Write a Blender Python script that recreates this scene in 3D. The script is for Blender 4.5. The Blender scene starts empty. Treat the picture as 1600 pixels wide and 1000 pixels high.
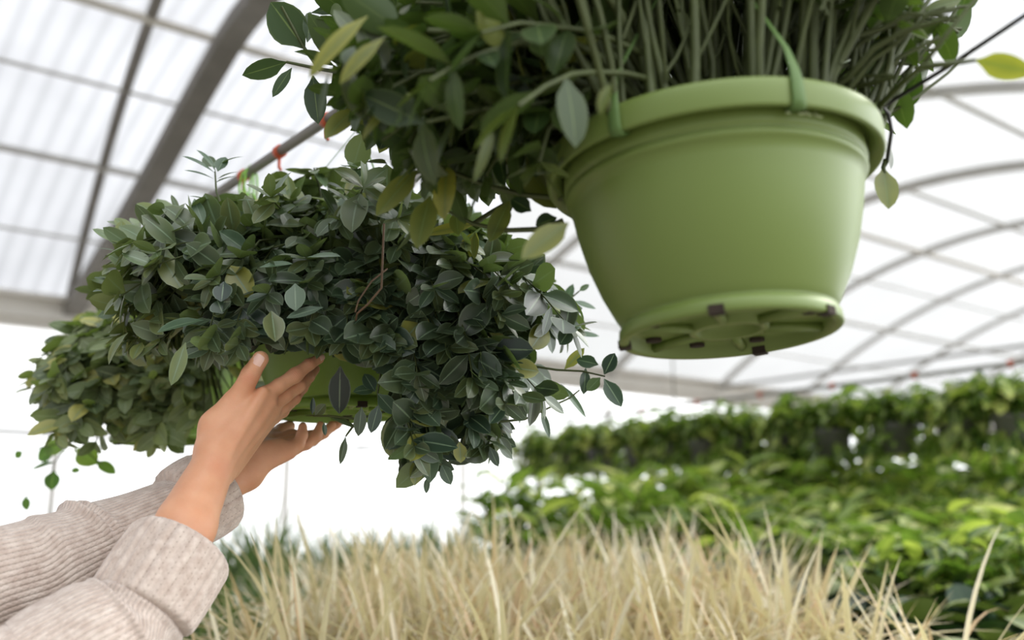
import bpy, math, random
import numpy as np
from math import radians, pi, sin, cos, tan, atan2, sqrt
from mathutils import Vector, Matrix, Euler

# ------------------------------------------------------------------ camera, world, light, exposure
SC = bpy.context.scene
COL = SC.collection
F, PIT, CAM = 1556.0, radians(11.6), np.array([0., 0., 1.25])
cd = bpy.data.cameras.new('camera'); co = bpy.data.objects.new('camera', cd); COL.objects.link(co)
co.location = CAM; co.rotation_euler = (pi/2 + PIT, 0, 0)
cd.sensor_width = 36.0; cd.lens = F/1600*36.0; cd.clip_start = .02
cd.dof.use_dof = True; cd.dof.focus_distance = 1.27; cd.dof.aperture_fstop = 2.5; cd.dof.aperture_blades = 0
SC.camera = co
SC.view_settings.view_transform = 'Standard'; SC.view_settings.look = 'None'
SC.view_settings.gamma = 1.0; SC.view_settings.use_curve_mapping = False
SC.view_settings.exposure = 0.32
try:
    SC.cycles.transparent_max_bounces = 24
    SC.cycles.sample_clamp_indirect = 6
except Exception: pass

SUN = Vector((0.58, 0.42, 0.70)).normalized()          # direction towards the veiled sun
W = bpy.data.worlds.new('World'); SC.world = W; W.use_nodes = True
wn, wl = W.node_tree.nodes, W.node_tree.links; wn.clear()
wo = wn.new('ShaderNodeOutputWorld'); bg = wn.new('ShaderNodeBackground'); wl.new(bg.outputs[0], wo.inputs[0])
tc = wn.new('ShaderNodeTexCoord'); dt = wn.new('ShaderNodeVectorMath'); dt.operation = 'DOT_PRODUCT'
dt.inputs[1].default_value = SUN; wl.new(tc.outputs['Generated'], dt.inputs[0])
mr = wn.new('ShaderNodeMapRange'); mr.inputs[1].default_value = -.4; mr.inputs[2].default_value = 1
mr.inputs[3].default_value = .55; mr.inputs[4].default_value = 4.0
wl.new(dt.outputs['Value'], mr.inputs[0]); wl.new(mr.outputs[0], bg.inputs[1])
bg.inputs[0].default_value = (.96, .98, 1.0, 1)
sl = bpy.data.lights.new('sun', 'SUN'); sl.energy = 3.2; sl.angle = radians(32); sl.color = (1, .96, .88)
so = bpy.data.objects.new('sun', sl); COL.objects.link(so); so.rotation_euler = SUN.to_track_quat('Z', 'Y').to_euler()
so.location = (8, 2, 12)

# ------------------------------------------------------------------ helpers
R = random.Random(7); NR = np.random.default_rng(7)
def ray(x, y):
    a, b = (x-800)/F, (500-y)/F
    return np.array([a, cos(PIT)-b*sin(PIT), sin(PIT)+b*cos(PIT)])
def at(x, y, D):                       # the point in the place seen at pixel x, y, D metres ahead
    r = ray(x, y); return CAM + r*D/r[1]
def projv(p):
    d = np.atleast_2d(p) - CAM; z = d[:, 1]*cos(PIT)+d[:, 2]*sin(PIT); u = -d[:, 1]*sin(PIT)+d[:, 2]*cos(PIT)
    return np.stack([800+F*d[:, 0]/z, 500-F*u/z], 1)
def inpoly(q, poly, jit=0.0):
    if jit: q = q+NR.normal(0, jit, q.shape)
    x, y = q[:, 0], q[:, 1]; r = np.zeros(len(q), bool); n = len(poly)
    for i in range(n):
        (x1, y1), (x2, y2) = poly[i], poly[(i+1) % n]
        if y1 == y2: continue
        c = ((y1 > y) != (y2 > y)) & (x < (x2-x1)*(y-y1)/(y2-y1)+x1); r ^= c
    return r
def nrm(v):
    v = np.asarray(v, float); return v/np.maximum(np.linalg.norm(v, axis=-1, keepdims=True), 1e-9)

def tagp(o, label=None, cat=None, group=None, kind=None):
    if label: o['label'] = label
    if cat: o['category'] = cat
    if group: o['group'] = group
    if kind: o['kind'] = kind
    return o
def empty(name, loc, rz=0.0):
    o = bpy.data.objects.new(name, None); COL.objects.link(o); o.location = [float(c) for c in loc]
    o.rotation_euler = (0, 0, rz); o.empty_display_size = .05; return o
def link(name, me, parent=None, world=True):
    o = bpy.data.objects.new(name, me); COL.objects.link(o)
    if parent is not None:
        o.parent = parent
        if world: o.location = -Vector(parent.location)      # geometry given in world coordinates
    return o
def mesh(name, V, Fc, mats, mi=None, smooth=True):
    me = bpy.data.meshes.new(name); me.from_pydata([tuple(map(float, v)) for v in V], [], [tuple(f) for f in Fc])
    for m in (mats if isinstance(mats, (list, tuple)) else [mats]): me.materials.append(m)
    if mi is not None: me.polygons.foreach_set('material_index', np.array(mi, np.int32))
    me.polygons.foreach_set('use_smooth', np.full(len(me.polygons), smooth)); me.update(); return me
def copy_tree(o, parent=None):
    c = o.copy(); COL.objects.link(c); c.parent = parent
    for ch in list(o.children): copy_tree(ch, c)
    return c

class MB:
    def __init__(s): s.V = []; s.F = []; s.U = []
    def add(s, V, Fc):
        b = len(s.V); s.V += [tuple(v) for v in V]; s.F += [tuple(i+b for i in f) for f in Fc]
    def box(s, c, sx, sy, sz, rz=0.0):
        ca, sa = cos(rz), sin(rz); V = []
        for i in (-1, 1):
            for j in (-1, 1):
                for k in (-1, 1):
                    x, y = i*sx/2, j*sy/2; V.append((c[0]+x*ca-y*sa, c[1]+x*sa+y*ca, c[2]+k*sz/2))
        s.add(V, [(0, 1, 3, 2), (4, 6, 7, 5), (0, 4, 5, 1), (2, 3, 7, 6), (0, 2, 6, 4), (1, 5, 7, 3)])
    def tube(s, pts, rad, n=8, cap=True, flat=1.0, side=None):
        pts = np.asarray(pts, float); m = len(pts); rad = np.broadcast_to(np.asarray(rad, float), (m,))
        T = nrm(np.gradient(pts, axis=0)); ref = np.array([0, 0, 1.]) if side is None else nrm(side)
        if side is None and abs(T[0]@ref) > .9: ref = np.array([1., 0, 0])
        V = []; a = nrm(ref-(ref@T[0])*T[0])
        for i in range(m):
            a = nrm(a-(a@T[i])*T[i]); b = np.cross(T[i], a)
            for k in range(n):
                th = 2*pi*k/n; V.append(pts[i]+rad[i]*(a*cos(th)+b*sin(th)*flat))
        Fc = [(i*n+k, i*n+(k+1) % n, (i+1)*n+(k+1) % n, (i+1)*n+k) for i in range(m-1) for k in range(n)]
        if cap: Fc += [tuple(range(n-1, -1, -1)), tuple((m-1)*n+k for k in range(n))]
        s.add(V, Fc)
    def lathe(s, prof, c=(0, 0, 0), n=64, close=False):
        V = [(c[0]+r*cos(2*pi*k/n), c[1]+r*sin(2*pi*k/n), c[2]+z) for r, z in prof for k in range(n)]
        m = len(prof)
        Fc = [(i*n+k, i*n+(k+1) % n, (i+1)*n+(k+1) % n, (i+1)*n+k) for i in range(m-1) for k in range(n)]
        s.add(V, Fc)
    def build(s, name, mat, parent=None, smooth=True, world=True):
        o = link(name, mesh(name, s.V, s.F, mat, smooth=smooth), parent, world)
        return o
def rotobj(o, M):                      # bake a matrix into mesh data
    o.data.transform(M)

# ------------------------------------------------------------------ materials
def newmat(name):
    m = bpy.data.materials.new(name); m.use_nodes = True; nt = m.node_tree; nt.nodes.clear()
    return m, nt.nodes, nt.links
def nd(N, t, **k):
    n = N.new(t)
    for a, b in k.items(): setattr(n, a, b)
    return n
def rgb(c): return (c[0], c[1], c[2], 1)
def plain(name, c, rough=.5, metal=0.0, spec=.5, noise=0.0, nscale=40, bump=0.0, trans=0.0):
    m, N, L = newmat(name); o = nd(N, 'ShaderNodeOutputMaterial'); p = nd(N, 'ShaderNodeBsdfPrincipled')
    p.inputs['Base Color'].default_value = rgb(c); p.inputs['Roughness'].default_value = rough
    p.inputs['Metallic'].default_value = metal; p.inputs['Specular IOR Level'].default_value = spec
    L.new(p.outputs[0], o.inputs[0])
    if noise or bump:
        t = nd(N, 'ShaderNodeTexCoord'); nz = nd(N, 'ShaderNodeTexNoise'); nz.inputs['Scale'].default_value = nscale
        nz.inputs['Detail'].default_value = 5; L.new(t.outputs['Object'], nz.inputs['Vector'])
        if noise:
            mx = nd(N, 'ShaderNodeMix', data_type='RGBA'); mx.inputs[6].default_value = rgb([x*(1-noise) for x in c])
            mx.inputs[7].default_value = rgb([min(1, x*(1+noise)) for x in c]); L.new(nz.outputs[0], mx.inputs[0]); L.new(mx.outputs[2], p.inputs['Base Color'])
        if bump:
            b = nd(N, 'ShaderNodeBump'); b.inputs['Strength'].default_value = bump; b.inputs['Distance'].default_value = .004
            L.new(nz.outputs[0], b.inputs['Height']); L.new(b.outputs[0], p.inputs['Normal'])
    if trans:
        tr = nd(N, 'ShaderNodeBsdfTranslucent'); tr.inputs[0].default_value = rgb([min(1, x*1.3) for x in c]); ms = nd(N, 'ShaderNodeMixShader')
        ms.inputs[0].default_value = trans; L.new(p.outputs[0], ms.inputs[1]); L.new(tr.outputs[0], ms.inputs[2]); L.new(ms.outputs[0], o.inputs[0])
    return m
def leafmat(name, dark, light, yellow, back, rib, rough=.4, ribw=.07, edge=.0, trans=.25, stripes=0.0, stripecol=None, spec=.5, tcol=(1.5, 1.7, .7)):
    """leaf blade: UV.x runs across the blade, UV.y along it; attribute tint = (tone, yellowing, rib)"""
    m, N, L = newmat(name); o = nd(N, 'ShaderNodeOutputMaterial'); p = nd(N, 'ShaderNodeBsdfPrincipled')
    uv = nd(N, 'ShaderNodeUVMap'); sx = nd(N, 'ShaderNodeSeparateXYZ'); L.new(uv.outputs[0], sx.inputs[0])
    at_ = nd(N, 'ShaderNodeAttribute', attribute_name='tint'); sc = nd(N, 'ShaderNodeSeparateColor'); L.new(at_.outputs['Color'], sc.inputs[0])
    def mix(a, b, f):
        x = nd(N, 'ShaderNodeMix', data_type='RGBA')
        for v, s in ((a, 6), (b, 7), (f, 0)):
            if isinstance(v, tuple): x.inputs[s].default_value = rgb(v)
            elif isinstance(v, float): x.inputs[s].default_value = v
            else: L.new(v, x.inputs[s])
        return x.outputs[2]
    def mth(op, a, b=None, clamp=False):
        x = nd(N, 'ShaderNodeMath', operation=op); x.use_clamp = clamp
        for i, v in enumerate((a, b)):
            if v is None: continue
            if isinstance(v, (int, float)): x.inputs[i].default_value = v
            else: L.new(v, x.inputs[i])
        return x.outputs[0]
    du = mth('MULTIPLY', mth('ABSOLUTE', mth('SUBTRACT', sx.outputs[0], .5)), 2)          # 0 midrib, 1 edge
    c = mix(dark, light, sc.outputs[0])
    nz = nd(N, 'ShaderNodeTexNoise'); nz.inputs['Scale'].default_value = 60; tco = nd(N, 'ShaderNodeTexCoord'); L.new(tco.outputs['Object'], nz.inputs['Vector'])
    yl = mth('MULTIPLY', sc.outputs[1], mth('ADD', mth('MULTIPLY', du, .5), mth('ADD', .35, mth('MULTIPLY', nz.outputs[0], .5))), True)
    c = mix(c, yellow, yl)
    if stripes:
        st = mth('GREATER_THAN', mth('SINE', mth('MULTIPLY', sx.outputs[0], stripes)), .1); c = mix(c, stripecol, mth('MULTIPLY', st, .75))
    ribf = mth('MULTIPLY', mth('SUBTRACT', 1, mth('DIVIDE', du, ribw), True), sc.outputs[2], True)
    c = mix(c, rib, ribf)
    if edge: c = mix(c, rib, mth('MULTIPLY', mth('MULTIPLY', mth('SUBTRACT', du, .86), 9, True), edge, True))
    ge = nd(N, 'ShaderNodeNewGeometry')
    bk = mix(mix(back, yellow, mth('MULTIPLY', sc.outputs[1], .5)), rib, mth('MULTIPLY', ribf, .5))
    c2 = mix(c, bk, ge.outputs['Backfacing'])
    L.new(c2, p.inputs['Base Color']); p.inputs['Roughness'].default_value = rough; p.inputs['Specular IOR Level'].default_value = spec
    b = nd(N, 'ShaderNodeBump'); b.inputs['Strength'].default_value = .35; b.inputs['Distance'].default_value = .001
    L.new(mth('SMOOTH_MIN', du, .25), b.inputs['Height']); L.new(b.outputs[0], p.inputs['Normal'])
    tr = nd(N, 'ShaderNodeBsdfTranslucent'); tm = nd(N, 'ShaderNodeMix', data_type='RGBA'); tm.blend_type = 'MULTIPLY'; tm.inputs[0].default_value = 1
    L.new(c2, tm.inputs[6]); tm.inputs[7].default_value = rgb(tcol); tm.clamp_result = True; L.new(tm.outputs[2], tr.inputs[0])
    ms = nd(N, 'ShaderNodeMixShader'); ms.inputs[0].default_value = trans
    L.new(p.outputs[0], ms.inputs[1]); L.new(tr.outputs[0], ms.inputs[2]); L.new(ms.outputs[0], o.inputs[0])
    return m
def film(name, transp, scatter, fac, ribs=0.0, ribdir=(0, 0, 0), dirt=.1):
    m, N, L = newmat(name); o = nd(N, 'ShaderNodeOutputMaterial')
    t = nd(N, 'ShaderNodeBsdfTransparent'); d = nd(N, 'ShaderNodeBsdfTranslucent'); ms = nd(N, 'ShaderNodeMixShader')
    tc = nd(N, 'ShaderNodeTexCoord'); nz = nd(N, 'ShaderNodeTexNoise'); nz.inputs['Scale'].default_value = 1.3; nz.inputs['Detail'].default_value = 6
    L.new(tc.outputs['Object'], nz.inputs['Vector'])
    cr = nd(N, 'ShaderNodeMapRange'); cr.inputs[1].default_value = .3; cr.inputs[2].default_value = .7; cr.inputs[3].default_value = 1-dirt; cr.inputs[4].default_value = 1
    L.new(nz.outputs[0], cr.inputs[0]); val = cr.outputs[0]
    if ribs:
        dp = nd(N, 'ShaderNodeVectorMath', operation='DOT_PRODUCT'); dp.inputs[1].default_value = ribdir; L.new(tc.outputs['Object'], dp.inputs[0])
        mm = nd(N, 'ShaderNodeMath', operation='MULTIPLY'); mm.inputs[1].default_value = ribs; L.new(dp.outputs['Value'], mm.inputs[0])
        sn = nd(N, 'ShaderNodeMath', operation='SINE'); L.new(mm.outputs[0], sn.inputs[0])
        mp = nd(N, 'ShaderNodeMapRange'); mp.inputs[1].default_value = -1; mp.inputs[2].default_value = .2; mp.inputs[3].default_value = .84; mp.inputs[4].default_value = 1.0
        L.new(sn.outputs[0], mp.inputs[0]); ml = nd(N, 'ShaderNodeMath', operation='MULTIPLY'); L.new(val, ml.inputs[0]); L.new(mp.outputs[0], ml.inputs[1]); val = ml.outputs[0]
    for sh, c in ((t, transp), (d, scatter)):
        x = nd(N, 'ShaderNodeVectorMath', operation='SCALE'); x.inputs[0].default_value = c; L.new(val, x.inputs['Scale']); L.new(x.outputs[0], sh.inputs[0])
    ms.inputs[0].default_value = fac; L.new(t.outputs[0], ms.inputs[1]); L.new(d.outputs[0], ms.inputs[2]); L.new(ms.outputs[0], o.inputs[0])
    return m
M = {}
M['pot'] = plain('green_plastic', (.155, .218, .05), .42, noise=.05, nscale=9, trans=.08)
M['pot2'] = plain('green_plastic_bright', (.20, .33, .05), .42, noise=.05, nscale=9, trans=.15)
M['soil'] = plain('soil', (.03, .02, .013), .95, noise=.5, bump=1)
M['strap'] = plain('strap_plastic', (.125, .22, .06), .5, trans=.25)
M['stem'] = plain('green_stem', (.055, .072, .018), .6, noise=.4, nscale=50)
M['stem_brown'] = plain('brown_stem', (.12, .07, .035), .65, noise=.4, nscale=60)
M['leaf'] = leafmat('leaf_blue_green', (.010, .026, .021), (.10, .17, .09), (.34, .34, .07), (.13, .19, .075), (.20, .28, .18), .36, .10, .45, .12, spec=.7)
M['leafback'] = leafmat('leaf_fresh_green', (.03, .06, .035), (.22, .28, .13), (.50, .46, .14), (.22, .30, .10), (.28, .34, .2), .4, .11, .4, .2)
M['leaf_near'] = leafmat('leaf_olive', (.012, .03, .010), (.045, .085, .022), (.30, .29, .05), (.045, .08, .02), (.13, .18, .06), .42, .07, .25, .24)
M['grass'] = leafmat('variegated_blade', (.50, .43, .28), (.92, .87, .72), (.56, .33, .17), (.66, .60, .42), (.24, .31, .13), .5, .42, 0, .35, tcol=(1.15, 1.15, .85))
M['grassgreen'] = leafmat('green_blade', (.04, .09, .03), (.12, .2, .06), (.4, .4, .1), (.08, .14, .05), (.2, .28, .1), .45, .2, 0, .3)
M['bush'] = leafmat('striped_leaf', (.03, .085, .02), (.27, .38, .08), (.85, .85, .30), (.16, .25, .06), (.75, .80, .32), .33, .42, 0, .38)
M['bushdark'] = leafmat('dark_broad_leaf', (.012, .03, .018), (.03, .065, .03), (.25, .3, .08), (.03, .06, .025), (.08, .12, .05), .35, .1, 0, .15)
M['vine'] = leafmat('bright_vine_leaf', (.06, .14, .03), (.15, .28, .05), (.4, .45, .1), (.14, .24, .06), (.25, .4, .1), .4, .08, 0, .35)
M['steel'] = plain('galvanised_steel', (.30, .29, .27), .55, .35, noise=.25, nscale=6)
M['darksteel'] = plain('weathered_steel', (.23, .215, .195), .6, .3, noise=.3, nscale=8)
M['archsteel'] = plain('bright_galvanised_steel', (.58, .57, .55), .5, .2, noise=.2, nscale=6)
M['gutter'] = plain('gutter_aluminium', (.78, .75, .70), .6, .1, noise=.12, nscale=3)
M['black'] = plain('black_rubber', (.015, .015, .015), .5)
M['red'] = plain('red_clip_plastic', (.55, .10, .04), .5)
M['white'] = plain('white_plastic', (.75, .75, .72), .5)
M['greypot'] = plain('grey_plastic', (.22, .215, .21), .5, trans=.1)
M['bench'] = plain('bench_metal', (.34, .34, .33), .6, .2)
M['ground'] = plain('gravel_floor', (.16, .145, .12), .95, noise=.4, nscale=14, bump=.5)
M['chalk'] = plain('chalk_mark', (.62, .72, .45), .8)

# ------------------------------------------------------------------ the greenhouse
P0 = np.array([-3.686, 8.127, 3.0]); G = nrm([.79026, .61277, 0]); NN = np.array([G[1], -G[0], 0])
ANG = atan2(G[1], G[0]); SPAN, RISE = 8.0, 1.3
def gh(t, s, z): return np.array([P0[0]+G[0]*t+NN[0]*s, P0[1]+G[1]*t+NN[1]*s, z])
def arch(s): return 3.0+RISE*(1-((s-SPAN/2)/(SPAN/2))**2)
T0, T1 = -8.0, 24.0
M['roof'] = film('roof_sheet', (.258, .258, .256), (.27, .27, .265), .35, 0, dirt=.07)
M['roofrib'] = film('corrugated_sheet', (.305, .31, .32), (.30, .30, .31), .45, 42.0, tuple(G), .14)
M['wallfilm'] = film('wall_sheet', (.9, .9, .9), (.9, .9, .9), .5, 0, dirt=.03)
# ground
gm = MB(); gm.box((0, 6, -.05), 60, 60, .1); tagp(gm.build('floor', M['ground'], smooth=False), kind='structure')
def roofpart(name, t0, t1, mat, lo=0.0, hi=SPAN, corr=0.0):
    mb = MB(); ns = 28; nt = int((t1-t0)*12) if corr else 2; V = []
    for i in range(nt+1):
        t = t0+(t1-t0)*i/nt
        for j in range(ns+1):
            s = lo+(hi-lo)*j/ns; V.append(gh(t, s, arch(s)+.05+(corr*sin(t*42.0) if corr else 0)))
    mb.add(V, [(i*(ns+1)+j, i*(ns+1)+j+1, (i+1)*(ns+1)+j+1, (i+1)*(ns+1)+j) for i in range(nt) for j in range(ns)])
    return tagp(mb.build(name, mat), kind='structure')
roofpart('ceiling', 3.0, T1, M['roof'])
roofpart('ceiling', T0, 3.0, M['roofrib'])
mb = MB(); mb.add([gh(T0, -.06, 0), gh(T1, -.06, 0), gh(T1, -.06, 3.0), gh(T0, -.06, 3.0)], [(0, 1, 2, 3)])
tagp(mb.build('wall_far', M['wallfilm'], smooth=False), kind='structure')
mb = MB(); mb.box(gh((T0+T1)/2, 0, 2.97), T1-T0, .14, .15, ANG); mb.box(gh((T0+T1)/2, .05, 3.06), T1-T0, .26, .03, ANG); mb.box(gh((T0+T1)/2, -.04, 2.86), T1-T0, .05, .08, ANG)
tagp(mb.build('gutter', M['gutter'], smooth=False), kind='structure', label='pale metal gutter beam running along the top of the far wall')
mb = MB(); mb.box(gh((T0+T1)/2, 0, 1.97), T1-T0, .03, .035, ANG); tagp(mb.build('trim_1', M['steel'], smooth=False), kind='structure')
def hoop(t, w, h, mat, name='roof_arch', low=False):
    mb = MB(); V = []; ns = 40
    for j in range(ns+1):
        s = SPAN*j/ns; z = float(np.interp(s, (0, 1, 1.94, 2.7, 3.3, 4.0), (3.02, 3.34, 3.68, 4.0, 4.22, 4.30))) if low and s < 4 else arch(s); ds = SPAN/ns; d = nrm([ds, arch(s+.01)-z if False else (-2*RISE*(s-SPAN/2)/(SPAN/2)**2)*ds]); up = np.array([-d[1], d[0]])
        for a, b in ((-w/2, 0), (w/2, 0), (w/2, -h), (-w/2, -h)):
            V.append(gh(t+a, s+up[0]*b, z+up[1]*b))
    Fc = [(j*4+k, j*4+(k+1) % 4, (j+1)*4+(k+1) % 4, (j+1)*4+k) for j in range(ns) for k in range(4)]+[(0, 1, 2, 3), (ns*4+3, ns*4+2, ns*4+1, ns*4)]
    mb.add(V, Fc); return tagp(mb.build(name, mat, smooth=False), kind='structure')
for t, w, h in [(-4, .1, .1), (-2, .1, .1), (0, .15, .10), (2, .06, .06), (4, .06, .06), (6.1, .10, .06), (8.05, .05, .06), (9.8, .05, .05), (11.5, .05, .05), (13.4, .05, .05), (15.3, .05, .05), (17.2, .05, .05), (19.1, .05, .05), (21, .05, .05)]:
    hoop(t, w, h, M['darksteel'] if t <= 0 else M['archsteel'], low=(t == 0))
    p = MB(); p.box(gh(t if t else -.02, .02, 1.45), .05, .05, 2.9, ANG); tagp(p.build('trim_2', M['gutter'], smooth=False), kind='structure')
# glazing bar next to the heavy arch, drifting towards the gable as it rises
mb = MB(); mb.tube([gh(-.03-.13*s, s, arch(s)-.01) for s in np.linspace(0, 8, 30)], .036, 6); tagp(mb.build('trim_3', M['darksteel']), kind='structure')
for s, r in ((1.5, .028), (3.05, .032), (4.0, .022), (2.3, .014), (5.5, .02), (.75, .013)):
    mb = MB(); mb.tube([gh(t, s, arch(s)-.03) for t in (T0, T1)], r, 6); tagp(mb.build('trim_4', M['archsteel'] if s != 3.05 else M['gutter']), kind='structure')
for t in (8.1, 12.1):                        # cross ties under the arches
    mb = MB(); mb.tube([gh(t, s, 3.02) for s in (0, 8)], .02, 6); tagp(mb.build('trim_5', M['steel']), kind='structure')

# hanging rails (round pipe with red clips) - the pots hang from them
def on_plane_t(x, y, t):
    o = gh(t, 0, 0); r = ray(x, y); return CAM+r*(((o-CAM)@G)/(r@G))
def st(p): return float((p-P0)@G), float((p-P0)@NN)
def pipe_post_hang(mb, t, s, z):             # drop rod from the arch to a rail
    mb.tube([gh(t, s, z), gh(t, s, arch(s)-.05)], .005, 5)
RT = -1.34
ra = on_plane_t(437, 237, RT); RZ = float(ra[2]); 
RS0 = float((on_plane_t(318, 348, RT)-P0)@NN); rail = empty('hanging_rail', gh(RT, 4, RZ))
tagp(rail, 'dark steel pipe with red clips running away to the left above the near hanging pots', 'pipe')
mb = MB(); mb.tube([gh(RT, s, RZ) for s in (RS0, 9.5)], .0095, 10); mb.build('pipe', M['darksteel'], rail)
for s in (float((on_plane_t(640, 25, RT)-P0)@NN), 7.8):
    mb = MB(); pipe_post_hang(mb, RT, s, RZ); mb.build('drop_rod', M['steel'], rail)
for px, py in ((437, 237), (380, 290), (512, 150)):
    c = on_plane_t(px, py, RT); mb = MB(); d = NN*.007
    mb.tube([np.array([c[0], c[1], RZ])-d, np.array([c[0], c[1], RZ])+d], .0125, 12)
    mb.tube([(c[0], c[1], RZ-.012), (c[0], c[1], RZ-.03), (c[0]+.004, c[1], RZ-.036)], .003, 6); mb.build('clip', M['red'], rail)
RT2, RZ2 = 2.75, 2.01
rail2 = empty('hanging_rail', gh(RT2, 4, RZ2)); tagp(rail2, 'thin steel pipe with small red clips above the row of grey pots at the back', 'pipe')
mb = MB(); mb.tube([gh(RT2, s, RZ2) for s in (0.0, 8)], .012, 8); mb.build('pipe', M['steel'], rail2)
for s in (1.5, 4.2, 7.2):
    mb = MB(); pipe_post_hang(mb, RT2, s, RZ2); mb.build('drop_rod', M['steel'], rail2)
for i in range(9):
    mb = MB(); s = 2.9+i*.5; mb.tube([gh(RT2, s-.012, RZ2), gh(RT2, s+.012, RZ2)], .019, 8); mb.build('clip', M['red'], rail2)

# ------------------------------------------------------------------ leaves and stems
def leafmesh(name, Lf, mat, nv=7, shape='ovate'):
    """Lf: list of (base, dir, normal, length, halfwidth, curl, fold, (tone, yellow, rib))"""
    n = len(Lf); nu = 4
    P = np.array([l[0] for l in Lf], float); D = nrm(np.array([l[1] for l in Lf], float)); Nn = np.array([l[2] for l in Lf], float)
    Nn = nrm(Nn-(Nn*D).sum(1, keepdims=True)*D); S = np.cross(D, Nn)
    Ln = np.array([l[3] for l in Lf]); Wd = np.array([l[4] for l in Lf]); Cu = np.array([l[5] for l in Lf]); Fo = np.array([l[6] for l in Lf]); Tn = np.array([l[7] for l in Lf], float)
    v = np.linspace(0, 1, nv+1); u = np.linspace(-1, 1, nu+1)
    if shape == 'ovate': w = np.clip(np.sin(pi*np.clip((v-.08)/.92, 0, 1)**.86), 0, 1)**.62; w[0] = .05; w[1] = max(w[1]*.8, .06); w[-1] = .02
    elif shape == 'blade': w = np.minimum(1, v*4+.5)*(1-v**3.5); w[-1] = .03
    else: w = np.clip(np.sin(pi*v**.75), 0, 1)**.8; w[0] = .05; w[-1] = .02
    out = np.zeros((n, nv+1, nu+1, 3)); pos = P.copy(); prev = 0.0
    for i, vi in enumerate(v):
        if i:
            th = Cu*((vi+prev)/2); dd = D*np.cos(th)[:, None]-Nn*np.sin(th)[:, None]; pos = pos+dd*(Ln*(vi-prev))[:, None]; prev = vi
        th = Cu*vi; nn = Nn*np.cos(th)[:, None]+D*np.sin(th)[:, None]
        for j, uj in enumerate(u):
            out[:, i, j] = pos+S*(uj*w[i]*Wd)[:, None]+nn*(Fo*Wd*w[i]*abs(uj)**1.5)[:, None]
    V = out.reshape(-1, 3); K = (nv+1)*(nu+1)
    f1 = np.array([(i*(nu+1)+j, i*(nu+1)+j+1, (i+1)*(nu+1)+j+1, (i+1)*(nu+1)+j) for i in range(nv) for j in range(nu)])
    Fa = (f1[None]+(np.arange(n)*K)[:, None, None]).reshape(-1, 4)
    me = bpy.data.meshes.new(name); me.vertices.add(len(V)); me.vertices.foreach_set('co', V.ravel().astype(np.float32))
    me.loops.add(Fa.size); me.loops.foreach_set('vertex_index', Fa.ravel().astype(np.int32))
    me.polygons.add(len(Fa)); me.polygons.foreach_set('loop_start', (np.arange(len(Fa))*4).astype(np.int32))
    me.materials.append(mat); me.update(calc_edges=True); me.polygons.foreach_set('use_smooth', np.ones(len(Fa), bool))
    uvv = np.array([((uj+1)/2, vi) for vi in v for uj in u]); uvs = np.tile(uvv[f1.reshape(-1)], (n, 1))
    ul = me.uv_layers.new(name='UVMap'); ul.data.foreach_set('uv', uvs.ravel().astype(np.float32))
    ca = me.color_attributes.new('tint', 'FLOAT_COLOR', 'POINT'); cc = np.ones((n, K, 4)); cc[:, :, :3] = Tn[:, None, :]
    ca.data.foreach_set('color', cc.ravel().astype(np.float32)); me.update(); return me
def stemmesh(name, stems, mat, n=6):
    mb = MB()
    for pts, r0, r1 in stems: mb.tube(pts, np.linspace(r0, r1, len(pts)), n, cap=False)
    return mesh(name, mb.V, mb.F, mat)
def bez(a, b, c, n=9):
    t = np.linspace(0, 1, n)[:, None]; return (1-t)**2*a+2*t*(1-t)*b+t**2*c
def rv(s=1.0): return NR.normal(0, s, 3)

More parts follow.
